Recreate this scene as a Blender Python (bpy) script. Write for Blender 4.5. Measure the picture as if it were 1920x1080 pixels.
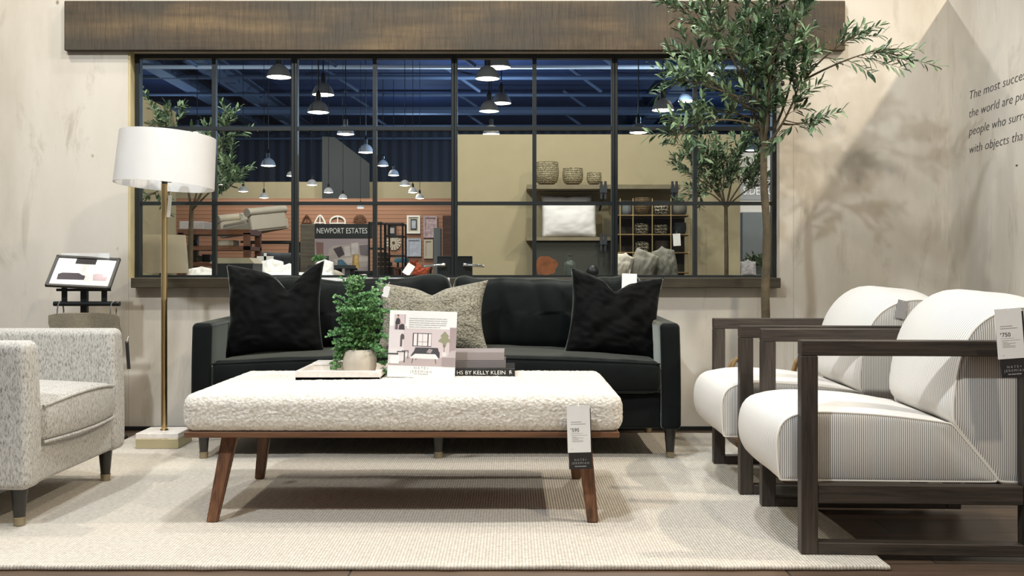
import bpy, bmesh, math, random
from mathutils import Vector, Matrix, noise
random.seed(7)
for o in list(bpy.data.objects):
    bpy.data.objects.remove(o)
SC = bpy.context.scene
COL = SC.collection
R = math.radians
F, HC, HV = 1950.0, 0.86, 509.0          # focal length in px, lens height, horizon row

# ------------------------------------------------------------------ camera
cam = bpy.data.cameras.new('camera')
cam.sensor_fit = 'HORIZONTAL'; cam.sensor_width = 36.0
cam.lens = 36.0 * F / 1920.0
cam.shift_y = -(540.0 - HV) / 1920.0
cam.clip_end = 200
camo = bpy.data.objects.new('camera', cam); COL.objects.link(camo)
camo.location = (0, 0, HC); camo.rotation_euler = (R(90), 0, 0)
SC.camera = camo

# ------------------------------------------------------------------ view, world
SC.view_settings.view_transform = 'Standard'
SC.view_settings.look = 'None'
SC.view_settings.gamma = 1.0
SC.view_settings.use_curve_mapping = False
SC.view_settings.exposure = 0.0
SC.cycles.use_denoising = True
SC.cycles.max_bounces = 8
SC.cycles.transparent_max_bounces = 24
SC.cycles.caustics_reflective = False
SC.cycles.caustics_refractive = False
W = bpy.data.worlds.new('world'); SC.world = W; W.use_nodes = True
W.node_tree.nodes['Background'].inputs[0].default_value = (1.0, 0.98, 0.97, 1)
W.node_tree.nodes['Background'].inputs[1].default_value = 0.19

# ------------------------------------------------------------------ lights (shop pendants over the display, then added fill)
def spot(name, loc, target, watt, color, size=120, rad=0.16, blend=0.6):
    l = bpy.data.lights.new(name, 'SPOT'); l.energy = watt; l.color = color
    l.spot_size = R(size); l.spot_blend = blend; l.shadow_soft_size = rad
    o = bpy.data.objects.new(name, l); COL.objects.link(o); o.location = loc
    d = Vector(target) - Vector(loc)
    o.rotation_euler = d.to_track_quat('-Z', 'Y').to_euler()
    return o
WARM, NEUT, COOL = (1.0, 0.89, 0.73), (1.0, 0.96, 0.91), (0.84, 0.92, 1.0)
spot('pendant_light', (3.75, 3.3, 4.45), (0.0, 5.2, 1.0), 520, WARM, 100, 0.07)
spot('pendant_light', (0.9, 7.9, 4.4), (1.6, 4.4, 0.8), 360, NEUT, 110, 0.07)
spot('pendant_light', (-0.1, 3.2, 4.7), (-0.2, 3.7, 0.0), 330, (0.90, 0.95, 1.0), 120, 0.10)
spot('pendant_light', (-2.0, 0.6, 4.5), (-0.9, 4.4, 0.7), 590, (0.86, 0.93, 1.0), 110, 0.10)
spot('pendant_light', (1.7, 0.4, 4.5), (0.6, 4.4, 0.7), 300, (1.0, 0.86, 0.66), 110, 0.10)
spot('pendant_light', (-3.1, 4.0, 4.5), (-1.8, 4.6, 0.5), 250, (1.0, 0.92, 0.78), 120, 0.08)
spot('pendant_light', (-0.5, 4.75, 4.6), (-0.4, 4.8, 0.0), 190, NEUT, 110, 0.10)  # extra overhead spot added to brighten the sofa top
# unseen fill spots added over the showroom behind the window
for x, y, z, w in ((-2.2, 7.6, 4.4, 300), (1.2, 8.4, 4.4, 250), (-4.5, 13.5, 4.3, 430), (0.2, 8.9, 4.2, 150),
                   (-2.5, 15.5, 4.2, 330), (4.5, 12.5, 4.4, 600)):
    spot('showroom_fill_light', (x, y, z), (x, y + 0.6, 0), w, NEUT, 130, 0.15)
for x in (-5.2, -3.6, -2.0): spot('track_light', (x, 18.7, 3.5), (x, 20.6, 2.2), 165, (1.0, 0.93, 0.82), 110, 0.05)
for x, y, w in ((-7, 23, 200), (-0.6, 27, 520), (4, 25, 230), (-3, 33, 200), (-10, 30, 130), (6, 33, 150)):  # unseen bluish points added to light the store ceiling
    l = bpy.data.lights.new('ceiling_fill_light', 'POINT'); l.energy = w; l.color = (0.50, 0.70, 1.0); l.shadow_soft_size = 0
    o = bpy.data.objects.new('ceiling_fill_light', l); COL.objects.link(o); o.location = (x, y, 4.5)

# ------------------------------------------------------------------ materials
def lin(c):
    return tuple(((v/255)/12.92 if v/255 <= 0.04045 else ((v/255+0.055)/1.055)**2.4) for v in c)
class NT:
    def __init__(s, name):
        s.m = bpy.data.materials.new(name); s.m.use_nodes = True
        s.t = s.m.node_tree; s.b = s.t.nodes['Principled BSDF']; s.out = s.t.nodes['Material Output']
    def n(s, kind, **kw):
        nd = s.t.nodes.new(kind)
        for k, v in kw.items():
            if k in nd.inputs: nd.inputs[k].default_value = v
            else: setattr(nd, k, v)
        return nd
    def l(s, a, b): s.t.links.new(a, b)
    def coords(s, scale=(1, 1, 1), rot=(0, 0, 0)):
        tc = s.n('ShaderNodeTexCoord'); mp = s.n('ShaderNodeMapping')
        mp.inputs['Scale'].default_value = scale; mp.inputs['Rotation'].default_value = rot
        s.l(tc.outputs['Object'], mp.inputs['Vector']); return mp.outputs['Vector']
    def noise(s, vec, scale, detail=4, rough=0.55, dist=0.0):
        nd = s.n('ShaderNodeTexNoise'); nd.inputs['Scale'].default_value = scale
        nd.inputs['Detail'].default_value = detail; nd.inputs['Roughness'].default_value = rough
        nd.inputs['Distortion'].default_value = dist
        s.l(vec, nd.inputs['Vector']); return nd.outputs['Fac']
    def ramp(s, fac, stops):
        nd = s.n('ShaderNodeValToRGB'); e = nd.color_ramp.elements
        while len(e) < len(stops): e.new(0.5)
        for i, (p, c) in enumerate(stops): e[i].position = p; e[i].color = (*c, 1)
        s.l(fac, nd.inputs['Fac']); return nd.outputs['Color']
    def mix(s, fac, a, b, mode='MIX'):
        nd = s.n('ShaderNodeMix', data_type='RGBA', blend_type=mode)
        for sock, v in ((nd.inputs[0], fac), (nd.inputs[6], a), (nd.inputs[7], b)):
            if isinstance(v, (int, float)): sock.default_value = v
            elif isinstance(v, tuple): sock.default_value = (*v, 1) if len(v) == 3 else v
            else: s.l(v, sock)
        return nd.outputs[2]
    def bump(s, h, strength=0.3, dist=0.01):
        nd = s.n('ShaderNodeBump'); nd.inputs['Strength'].default_value = strength; nd.inputs['Distance'].default_value = dist
        s.l(h, nd.inputs['Height']); s.l(nd.outputs['Normal'], s.b.inputs['Normal'])
    def col(s, c):
        if isinstance(c, tuple): s.b.inputs['Base Color'].default_value = (*c, 1)
        else: s.l(c, s.b.inputs['Base Color'])
    def rough(s, v): s.b.inputs['Roughness'].default_value = v
MATS = {}
def plain(name, rgb, rough=0.6, metal=0.0, var=0.0, bump=0.0, bscale=200, spec=0.5, sheen=0.0, vscale=6):
    """solid colour with a little procedural variation"""
    if name in MATS: return MATS[name]
    t = NT(name); c = lin(rgb); v = t.coords()
    t.rough(rough); t.b.inputs['Metallic'].default_value = metal
    t.b.inputs['Specular IOR Level'].default_value = spec
    if sheen: t.b.inputs['Sheen Weight'].default_value = sheen; t.b.inputs['Sheen Roughness'].default_value = 0.35
    k = max(var, 0.03)
    f = t.noise(v, vscale, 3)
    t.col(t.ramp(f, [(0.3, tuple(x*(1-k) for x in c)), (0.7, tuple(min(1, x*(1+k)) for x in c))]))
    if bump: t.bump(t.noise(v, bscale, 2), bump, 0.004)
    MATS[name] = t.m; return t.m

def m_plaster():
    t = NT('concrete_plaster'); t.rough(0.85)
    v = t.coords((1, 1, 0.35)); v2 = t.coords()
    a = t.noise(v, 1.6, 6, 0.6); b = t.noise(t.coords((1, 1, 0.28)), 5.5, 7, 0.68, 0.5)
    base = t.ramp(a, [(0.30, lin((186, 177, 161))), (0.52, lin((208, 201, 188))), (0.72, lin((216, 210, 198)))])
    stain = t.ramp(b, [(0.56, (0, 0, 0)), (0.74, (1, 1, 1))])
    c = t.mix(t.mix(0.62, (0, 0, 0), stain), base, lin((150, 138, 118)))
    pv = t.n('ShaderNodeTexVoronoi'); pv.inputs['Scale'].default_value = 6.0; t.l(t.coords((1, 1, 0.7)), pv.inputs['Vector'])
    pits = t.ramp(pv.outputs['Distance'], [(0.03, (1, 1, 1)), (0.07, (0, 0, 0))])
    wob = t.noise(v2, 3.1, 2); pm = t.mix(1.0, pits, t.ramp(wob, [(0.55, (0, 0, 0)), (0.6, (1, 1, 1))]), 'MULTIPLY')
    c = t.mix(pm, c, lin((140, 128, 110)))
    # panel joints every 1.2 m
    tc = t.n('ShaderNodeTexCoord'); sp = t.n('ShaderNodeSeparateXYZ'); t.l(tc.outputs['Object'], sp.inputs[0])
    ad = t.n('ShaderNodeMath', operation='ADD'); t.l(sp.outputs[0], ad.inputs[0]); ad.inputs[1].default_value = 2.078+12
    md = t.n('ShaderNodeMath', operation='MODULO'); t.l(ad.outputs[0], md.inputs[0]); md.inputs[1].default_value = 1.2
    lt = t.n('ShaderNodeMath', operation='LESS_THAN'); t.l(md.outputs[0], lt.inputs[0]); lt.inputs[1].default_value = 0.004
    ml = t.n('ShaderNodeMath', operation='MULTIPLY'); t.l(lt.outputs[0], ml.inputs[0]); ml.inputs[1].default_value = 0.35
    c = t.mix(ml.outputs[0], c, lin((120, 112, 100)))
    t.col(c); t.bump(t.noise(v2, 30, 5), 0.08, 0.006); return t.m
def m_planks():
    t = NT('dark_plank_floor'); t.rough(0.45)
    v = t.coords()
    br = t.n('ShaderNodeTexBrick', offset=0.37); t.l(v, br.inputs['Vector'])
    for k, x in (('Scale', 1.0), ('Mortar Size', 0.003), ('Brick Width', 1.25), ('Row Height', 0.18), ('Bias', 0.0)): br.inputs[k].default_value = x
    br.inputs['Color1'].default_value = (*lin((104, 84, 66)), 1); br.inputs['Color2'].default_value = (*lin((74, 59, 47)), 1)
    br.inputs['Mortar'].default_value = (*lin((30, 24, 20)), 1)
    g = t.noise(t.coords((1.2, 14, 14)), 3.0, 6, 0.6)
    t.col(t.mix(1.0, br.outputs['Color'], t.ramp(g, [(0.3, (0.6, 0.6, 0.6)), (0.7, (1.15, 1.12, 1.08))]), 'MULTIPLY'))
    t.bump(g, 0.1, 0.003); return t.m
def m_rug():
    t = NT('ribbed_wool_rug'); t.rough(0.95)
    wv = t.n('ShaderNodeTexWave', wave_type='BANDS', bands_direction='X'); t.l(t.coords(), wv.inputs['Vector'])
    wv.inputs['Scale'].default_value = 32; wv.inputs['Distortion'].default_value = 1.6; wv.inputs['Detail'].default_value = 3; wv.inputs['Detail Scale'].default_value = 4
    wy = t.n('ShaderNodeTexWave', wave_type='BANDS', bands_direction='Y'); t.l(t.coords(), wy.inputs['Vector'])
    wy.inputs['Scale'].default_value = 20; wy.inputs['Distortion'].default_value = 2.0; wy.inputs['Detail'].default_value = 2
    f = t.noise(t.coords(), 60, 4, 0.7)
    c = t.ramp(f, [(0.3, lin((192, 183, 168))), (0.7, lin((224, 217, 205)))])
    c = t.mix(1.0, c, t.ramp(wv.outputs['Fac'], [(0.0, (0.72, 0.70, 0.68)), (0.5, (1, 1, 1))]), 'MULTIPLY')
    t.col(c)
    h = t.mix(0.35, wv.outputs['Fac'], wy.outputs['Fac']); t.bump(h, 0.6, 0.005); return t.m
def m_beamwood():
    t = NT('rough_sawn_beam_wood'); t.rough(0.7)
    a = t.noise(t.coords((30, 1, 1.6)), 4.0, 8, 0.75, 0.6)     # saw marks run upright
    b = t.noise(t.coords((0.5, 1, 4.0)), 1.8, 5, 0.6)
    k = t.noise(t.coords((1.2, 1, 1.6)), 1.4, 3, 0.5)
    c = t.ramp(b, [(0.3, lin((56, 48, 38))), (0.5, lin((86, 72, 52))), (0.7, lin((122, 101, 70)))])
    c = t.mix(t.ramp(k, [(0.42, (0, 0, 0)), (0.62, (0.9, 0.9, 0.9))]), c, lin((66, 60, 50)))
    c = t.mix(0.9, c, t.ramp(a, [(0.35, (0.5, 0.48, 0.45)), (0.55, (1, 1, 1)), (0.75, (1.2, 1.18, 1.12))]), 'MULTIPLY')
    t.col(c); t.bump(a, 0.5, 0.006); return t.m
def m_wood(name, dark, light, axis=0, scale=4, rough=0.45, stretch=14):
    t = NT(name); t.rough(rough)
    s = [stretch]*3; s[axis] = 1.0
    a = t.noise(t.coords(tuple(s)), scale, 6, 0.62, 0.6)
    t.col(t.ramp(a, [(0.3, lin(dark)), (0.68, lin(light))])); t.bump(a, 0.15, 0.002); return t.m
def m_tweed():
    t = NT('grey_tweed'); t.rough(0.95)
    a = t.noise(t.coords((1, 1, 0.3)), 230, 3, 0.7); b = t.noise(t.coords((1, 1, 0.3)), 95, 3, 0.7)
    c = t.ramp(a, [(0.34, lin((128, 125, 119))), (0.48, lin((184, 181, 174))), (0.68, lin((206, 204, 198)))])
    c = t.mix(t.ramp(b, [(0.54, (0, 0, 0)), (0.70, (0.32, 0.32, 0.32))]), c, lin((128, 123, 116)))
    t.col(c); t.bump(a, 0.5, 0.003); return t.m
def m_velvet(name, rgb, sheen=0.35):
    t = NT(name); t.rough(0.75); c = lin(rgb)
    f = t.noise(t.coords(), 5, 4, 0.6, 0.5)
    t.col(t.ramp(f, [(0.35, tuple(x*0.75 for x in c)), (0.7, tuple(x*1.25 for x in c))]))
    t.b.inputs['Specular IOR Level'].default_value = 0.10
    t.b.inputs['Sheen Weight'].default_value = sheen; t.b.inputs['Sheen Roughness'].default_value = 0.30
    t.b.inputs['Sheen Tint'].default_value = (0.64, 0.68, 0.60, 1)
    t.bump(t.noise(t.coords(), 260, 2), 0.15, 0.001); return t.m
def m_boucle(name, dark, light, scale=95, strength=0.8):
    t = NT(name); t.rough(1.0)
    vo = t.n('ShaderNodeTexVoronoi', feature='SMOOTH_F1'); vo.inputs['Scale'].default_value = scale; t.l(t.coords(), vo.inputs['Vector'])
    nz = t.noise(t.coords(), scale*2.0, 3, 0.6)
    h = t.mix(0.4, vo.outputs['Distance'], nz)
    t.col(t.ramp(vo.outputs['Distance'], [(0.1, lin(light)), (0.75, lin(dark))]))
    inv = t.n('ShaderNodeInvert'); t.l(h, inv.inputs['Color']); t.bump(inv.outputs[0], strength, 0.012)
    t.b.inputs['Sheen Weight'].default_value = 0.2; return t.m
def m_stripe(name, axis):
    t = NT(name); t.rough(0.9)
    tc = t.n('ShaderNodeTexCoord'); sp = t.n('ShaderNodeSeparateXYZ'); t.l(tc.outputs['Object'], sp.inputs[0])
    dv = t.n('ShaderNodeMath', operation='MULTIPLY'); t.l(sp.outputs[axis], dv.inputs[0]); dv.inputs[1].default_value = 1/0.0062
    fr = t.n('ShaderNodeMath', operation='FRACT'); t.l(dv.outputs[0], fr.inputs[0])
    f = t.ramp(fr.outputs[0], [(0.0, (0, 0, 0)), (0.55, (0, 0, 0)), (0.66, (1, 1, 1)), (0.9, (1, 1, 1)), (1.0, (0, 0, 0))])
    t.col(t.mix(f, lin((236, 231, 222)), lin((180, 180, 180) if axis == 1 else (122, 124, 126)))); t.bump(t.noise(t.coords(), 400, 2), 0.1, 0.001); return t.m  # lengthwise stripes paler: blown-out light on top and front put into colour
def m_emit(name, rgb, strength):
    t = NT(name); c = lin(rgb); t.col(c)
    t.b.inputs['Emission Color'].default_value = (*c, 1); t.b.inputs['Emission Strength'].default_value = strength
    return t.m
def m_glass():
    t = NT('window_glass'); tr = t.n('ShaderNodeBsdfTransparent'); tr.inputs[0].default_value = (0.86, 0.90, 0.88, 1)
    gl = t.n('ShaderNodeBsdfGlossy'); gl.inputs['Roughness'].default_value = 0.02
    fr = t.n('ShaderNodeFresnel'); fr.inputs['IOR'].default_value = 1.35
    mx = t.n('ShaderNodeMixShader'); t.l(fr.outputs[0], mx.inputs[0]); t.l(tr.outputs[0], mx.inputs[1]); t.l(gl.outputs[0], mx.inputs[2])
    t.l(mx.outputs[0], t.out.inputs['Surface']); return t.m
def m_leaf(name, a, b):
    t = NT(name); t.rough(0.45)
    oi = t.n('ShaderNodeNewGeometry')
    t.col(t.ramp(oi.outputs['Random Per Island'], [(0.0, lin(a)), (1.0, lin(b))])); t.b.inputs['Specular IOR Level'].default_value = 0.4
    return t.m
def m_slats(name, dark, light, period):
    t = NT(name); t.rough(0.6)
    tc = t.n('ShaderNodeTexCoord'); sp = t.n('ShaderNodeSeparateXYZ'); t.l(tc.outputs['Object'], sp.inputs[0])
    dv = t.n('ShaderNodeMath', operation='MULTIPLY'); t.l(sp.outputs[2], dv.inputs[0]); dv.inputs[1].default_value = 1/period
    fr = t.n('ShaderNodeMath', operation='FRACT'); t.l(dv.outputs[0], fr.inputs[0])
    t.col(t.ramp(fr.outputs[0], [(0.0, lin(dark)), (0.18, lin(light)), (0.95, lin(light)), (1.0, lin(dark))])); return t.m
def m_corrug():
    t = NT('corrugated_metal'); t.rough(0.6)
    wv = t.n('ShaderNodeTexWave', wave_type='BANDS', bands_direction='X'); t.l(t.coords(), wv.inputs['Vector']); wv.inputs['Scale'].default_value = 0.8
    t.col(t.ramp(wv.outputs['Fac'], [(0.2, lin((32, 38, 50))), (0.8, lin((58, 66, 82)))])); return t.m
def m_marble():
    t = NT('white_marble'); t.rough(0.3)
    a = t.noise(t.coords(), 9, 6, 0.6, 1.5)
    t.col(t.ramp(a, [(0.40, lin((236, 230, 222))), (0.5, lin((232, 222, 212))), (0.56, lin((240, 235, 228)))])); return t.m
def m_weave(name, dark, light, scale=40):
    t = NT(name); t.rough(0.8)
    wv = t.n('ShaderNodeTexWave', wave_type='BANDS', bands_direction='Z'); t.l(t.coords(), wv.inputs['Vector'])
    wv.inputs['Scale'].default_value = scale*0.25; wv.inputs['Distortion'].default_value = 6; wv.inputs['Detail Scale'].default_value = 6
    t.col(t.ramp(wv.outputs['Fac'], [(0.2, lin(dark)), (0.8, lin(light))])); t.bump(wv.outputs['Fac'], 0.5, 0.01); return t.m

M_WALL, M_FLOOR, M_RUG, M_BEAM = m_plaster(), m_planks(), m_rug(), m_beamwood()
M_TWEED = m_tweed(); M_VEL = m_velvet('black_green_velvet', (18, 22, 22), 1.0); M_VELP = m_velvet('black_velvet_pillow', (8, 9, 9), 0.5)
M_BOUC = m_boucle('cream_boucle', (206, 198, 184), (243, 238, 228), 120, 0.6)
M_GBOUC = m_boucle('sage_grey_boucle', (108, 104, 88), (176, 170, 150), 120, 1.0)
M_STY, M_STX = m_stripe('pinstripe_lengthwise', 1), m_stripe('pinstripe_side', 0)
M_CREAM = plain('cream_ticking', (236, 231, 220), 0.9)
M_WALNUT = m_wood('walnut', (66, 42, 28), (132, 90, 60), 2); M_WALNUTX = m_wood('walnut_rail', (84, 56, 38), (128, 90, 62), 0)
M_DKW = m_wood('dark_stained_oak', (38, 33, 28), (74, 65, 56), 0, 5, 0.5, 18); M_DKWZ = m_wood('dark_stained_oak_upright', (38, 33, 28), (74, 65, 56), 2, 5, 0.5, 18)
M_LEGDK = plain('charcoal_leg_stain', (44, 42, 38), 0.35)
M_BRASS = plain('brushed_brass', (214, 188, 136), 0.28, 1.0, 0.06); M_ABRASS = plain('antique_brass', (172, 160, 134), 0.4, 1.0, 0.1)
M_SHADE = plain('white_linen_shade', (226, 224, 220), 0.9); M_MARB = m_marble()
M_BLK = plain('black_metal', (22, 26, 26), 0.45, 0.0); M_FRAME = plain('window_black_metal', (24, 30, 30), 0.4)
M_SILL = m_wood('dark_sill_wood', (52, 46, 36), (74, 66, 50), 0); M_JAMB = plain('pale_jamb_wood', (196, 182, 140), 0.7, var=0.08)
M_PAPER = plain('white_card', (242, 241, 238), 0.6); M_CARDBLK = plain('black_card', (38, 37, 38), 0.5)
M_INK = plain('dark_ink', (52, 50, 50), 0.7); M_INKG = plain('grey_ink', (172, 168, 166), 0.7); M_INKL = plain('pale_ink', (222, 218, 214), 0.7)
M_CHROME = plain('chrome', (210, 210, 210), 0.15, 1.0)
M_POT = plain('beige_ceramic', (206, 196, 180), 0.6, var=0.06, bump=0.1, bscale=30)
M_FERN = m_leaf('fern_green', (34, 92, 46), (124, 170, 104)); M_FSTEM = plain('fern_stem', (66, 92, 40), 0.6)
M_OLIVE = m_leaf('olive_leaf', (24, 56, 36), (136, 162, 122)); M_BARK = plain('olive_bark', (86, 76, 56), 0.85, var=0.3, bump=0.4, bscale=60, vscale=20)
M_FRUIT = plain('dark_olive_fruit', (40, 26, 30), 0.25)
M_BAG = m_weave('grey_brown_cloth', (122, 115, 98), (158, 149, 128), 200)
M_ROPE = m_weave('jute_rope', (120, 92, 52), (184, 152, 100), 300); M_BASK = m_weave('seagrass', (112, 84, 50), (170, 136, 88), 80)
M_GLASS = m_glass(); M_TAN = plain('tan_paint', (174, 162, 130), 0.85)
M_BULB = m_emit('lamp_glow', (255, 243, 222), 11.0)
M_STEEL = plain('pendant_steel', (176, 180, 184), 0.5, 0.0)
M_CEIL = plain('navy_ceiling', (34, 50, 86), 0.8, var=0.15, vscale=0.6); M_TRUSS = plain('painted_truss', (84, 96, 116), 0.7)
M_CORR = m_corrug(); M_RED = m_slats('red_cedar_slats', (92, 64, 50), (156, 114, 90), 0.075)
M_BEIGEW = plain('beige_paint', (176, 166, 138), 0.85); M_GREYW = m_wood('grey_barnwood', (86, 80, 66), (132, 122, 102), 0, 3)
M_RUST = m_wood('rustic_brown_wood', (70, 42, 26), (112, 72, 46), 0); M_LINEN = plain('oatmeal_linen', (206, 194, 168), 0.9, bump=0.3, bscale=300)
M_WHITEF = plain('white_fabric', (226, 224, 220), 0.9, bump=0.15, bscale=200); M_CREAMF = plain('cream_fabric', (186, 178, 162), 0.9, bump=0.15)
M_GREYF = plain('charcoal_fabric', (58, 62, 66), 0.9); M_MIDG = plain('grey_fabric', (124, 120, 108), 0.9, bump=0.2); M_LILG = plain('lilac_grey_fabric', (160, 156, 156), 0.9)
M_DARKCAB = plain('dark_grey_green_paint', (58, 60, 52), 0.7); M_BRN = plain('dark_brown_interior', (52, 44, 34), 0.8)
M_BKT = m_weave('silver_weave', (104, 94, 70), (186, 174, 140), 60); M_WOODG = plain('weathered_grey_shelf', (132, 122, 98), 0.8, var=0.15)
M_GREYP = plain('grey_paint', (112, 118, 120), 0.7); M_ORNG = plain('burl_orange_wood', (146, 88, 52), 0.5, var=0.35, vscale=14)
M_WHITEW = plain('white_store_wall', (236, 232, 224), 0.8); M_GRSIGN = plain('grey_sign_panel', (150, 150, 150), 0.7)
M_TEAL = plain('teal_fabric', (70, 128, 150), 0.8); M_GOLDM = plain('mottled_gold', (166, 138, 84), 0.6, var=0.4, vscale=60)
M_PICT = plain('floral_print', (170, 150, 156), 0.7, var=0.35, vscale=18); M_SILV = plain('silver_print', (170, 176, 190), 0.5, var=0.15, vscale=14)
M_CLEARG = plain('bottle_glass', (84, 92, 86), 0.1); M_REDB = plain('red_pattern', (168, 74, 46), 0.8, var=0.5, vscale=60)

# ------------------------------------------------------------------ mesh helpers
def BM(): return bmesh.new()
def quads(bm, vs, faces):
    v = [bm.verts.new(p) for p in vs]
    for f in faces:
        try: bm.faces.new([v[i] for i in f])
        except ValueError: pass
    return v
def box(bm, x0, x1, y0, y1, z0, z1, bev=0.0, seg=2):
    t = bmesh.new()
    quads(t, [(x0,y0,z0),(x1,y0,z0),(x1,y1,z0),(x0,y1,z0),(x0,y0,z1),(x1,y0,z1),(x1,y1,z1),(x0,y1,z1)],
          [(0,3,2,1),(4,5,6,7),(0,1,5,4),(1,2,6,5),(2,3,7,6),(3,0,4,7)])
    if bev: bmesh.ops.bevel(t, geom=t.edges[:], offset=bev, segments=seg, affect='EDGES', profile=0.5)
    me = bpy.data.meshes.new('t'); t.to_mesh(me); t.free(); bm.from_mesh(me); bpy.data.meshes.remove(me); return bm
def frame_of(d):
    d = Vector(d).normalized(); u = d.orthogonal().normalized(); return u, d.cross(u)
def tube(bm, pts, rad, n=10, caps=True):
    pts = [Vector(p) for p in pts]
    rs = rad if isinstance(rad, (list, tuple)) else [rad]*len(pts)
    rings = []; u = None
    for i, p in enumerate(pts):
        d = (pts[min(i+1, len(pts)-1)] - pts[max(i-1, 0)])
        if d.length < 1e-9: d = Vector((0, 0, 1))
        d.normalize()
        if u is None: u, w = frame_of(d)
        else:
            u = (u - d*u.dot(d)); u = u.normalized() if u.length > 1e-6 else frame_of(d)[0]; w = d.cross(u)
        rings.append([bm.verts.new(p + (u*math.cos(2*math.pi*k/n) + w*math.sin(2*math.pi*k/n))*rs[i]) for k in range(n)])
    for a, b in zip(rings, rings[1:]):
        for k in range(n): bm.faces.new((a[k], a[(k+1) % n], b[(k+1) % n], b[k]))
    if caps:
        bm.faces.new(rings[0][::-1]); bm.faces.new(rings[-1])
    return bm
def lathe(bm, prof, n=32, c=(0, 0, 0)):
    rings = []
    for r, z in prof:
        if r < 1e-6: rings.append([bm.verts.new((c[0], c[1], c[2]+z))])
        else: rings.append([bm.verts.new((c[0]+r*math.cos(2*math.pi*k/n), c[1]+r*math.sin(2*math.pi*k/n), c[2]+z)) for k in range(n)])
    for a, b in zip(rings, rings[1:]):
        for k in range(n):
            j = (k+1) % n
            if len(a) == 1 and len(b) == 1: continue
            if len(a) == 1: bm.faces.new((a[0], b[j], b[k]))
            elif len(b) == 1: bm.faces.new((a[k], a[j], b[0]))
            else: bm.faces.new((a[k], a[j], b[j], b[k]))
    return bm
def prism(bm, poly, y0, y1):
    """polygon in x,z pushed from y0 to y1"""
    a = [bm.verts.new((x, y0, z)) for x, z in poly]; b = [bm.verts.new((x, y1, z)) for x, z in poly]
    bm.faces.new(a); bm.faces.new(b[::-1]); n = len(poly)
    for i in range(n): bm.faces.new((a[i], b[i], b[(i+1) % n], a[(i+1) % n]))
    return bm
def axis_samples(h, r, n, k=5):
    s = [-h + r*(1-math.cos(math.pi/2*i/k)) if False else -h + r*i/k for i in range(k)]
    m = [(-h+r) + (2*(h-r))*i/n for i in range(n+1)]
    return s + m + [-v for v in s[::-1]]
def softbox(bm, c, size, r, n=(8, 6, 4), fn=None, rot=None):
    """rounded box whose surface points can be moved by fn(unit position, point)"""
    hx, hy, hz = [s/2 for s in size]; r = min(r, hx, hy, hz)
    A = [axis_samples(h, r, m) for h, m in zip((hx, hy, hz), n)]
    H = (hx, hy, hz); t = bmesh.new()
    for ax in range(3):
        o = [i for i in range(3) if i != ax]
        for sgn in (-1, 1):
            g = []
            for a in A[o[0]]:
                row = []
                for b in A[o[1]]:
                    q = [0, 0, 0]; q[ax] = sgn*H[ax]; q[o[0]] = a; q[o[1]] = b
                    inn = Vector([max(-(H[i]-r), min(H[i]-r, q[i])) for i in range(3)]); d = Vector(q) - inn
                    p = inn + (d.normalized()*r if d.length > 1e-9 else d)
                    uq = (q[0]/hx, q[1]/hy, q[2]/hz)
                    if fn: p = fn(uq, p)
                    row.append(t.verts.new(p))
                g.append(row)
            for i in range(len(g)-1):
                for j in range(len(g[0])-1):
                    f = (g[i][j], g[i+1][j], g[i+1][j+1], g[i][j+1])
                    t.faces.new(f)
    bmesh.ops.remove_doubles(t, verts=t.verts[:], dist=1e-5)
    bmesh.ops.recalc_face_normals(t, faces=t.faces[:])
    mt = Matrix.Translation(Vector(c))
    if rot: mt = mt @ rot
    bmesh.ops.transform(t, matrix=mt, verts=t.verts[:])
    me = bpy.data.meshes.new('t'); t.to_mesh(me); t.free(); bm.from_mesh(me); bpy.data.meshes.remove(me); return bm
def obj(name, bm, mat, parent=None, smooth=False, recalc=True, sharp=40):
    if recalc: bmesh.ops.recalc_face_normals(bm, faces=bm.faces[:])
    me = bpy.data.meshes.new(name); bm.to_mesh(me); bm.free()
    me.materials.append(mat)
    if smooth:
        me.polygons.foreach_set('use_smooth', [True]*len(me.polygons))
        if sharp: me.set_sharp_from_angle(angle=R(sharp))
    o = bpy.data.objects.new(name, me); COL.objects.link(o)
    if parent: o.parent = parent
    return o
def thing(name, label, cat, loc=(0, 0, 0), rz=0.0, group=None):
    o = bpy.data.objects.new(name, None); COL.objects.link(o); o.empty_display_size = 0.1
    o.location = loc; o.rotation_euler = (0, 0, rz); o['label'] = label; o['category'] = cat
    if group: o['group'] = group
    return o
def tag(o, label, cat, group=None):
    o['label'] = label; o['category'] = cat
    if group: o['group'] = group
    return o
def struct(o, label=None, cat=None):
    o['kind'] = 'structure'
    if label: o['label'] = label
    if cat: o['category'] = cat
    return o
def pt(u, v, Y): return Vector(((u-960)*Y/F, Y, HC-(v-HV)*Y/F))
def lettering(name, body, size, mat, parent, loc, rot, align='LEFT', depth=0.0006, shear=0.0, space=1.0, width=None, offset=0.0):
    cu = bpy.data.curves.new(name, 'FONT'); cu.body = body; cu.size = size; cu.align_x = align
    cu.extrude = depth; cu.shear = shear; cu.space_character = space; cu.offset = offset; cu.resolution_u = 3
    tmp = bpy.data.objects.new(name, cu); COL.objects.link(tmp)
    dg = bpy.context.evaluated_depsgraph_get(); me = bpy.data.meshes.new_from_object(tmp.evaluated_get(dg))
    bpy.data.objects.remove(tmp); bpy.data.curves.remove(cu)
    xs = [v.co.x for v in me.vertices]; w = max(xs)-min(xs)
    me.materials.clear(); me.materials.append(mat)
    if width:
        k = width/w
        for v in me.vertices: v.co.x *= k
    o = bpy.data.objects.new(name, me); COL.objects.link(o); o.parent = parent
    o.location = loc; o.rotation_euler = rot; return o
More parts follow.
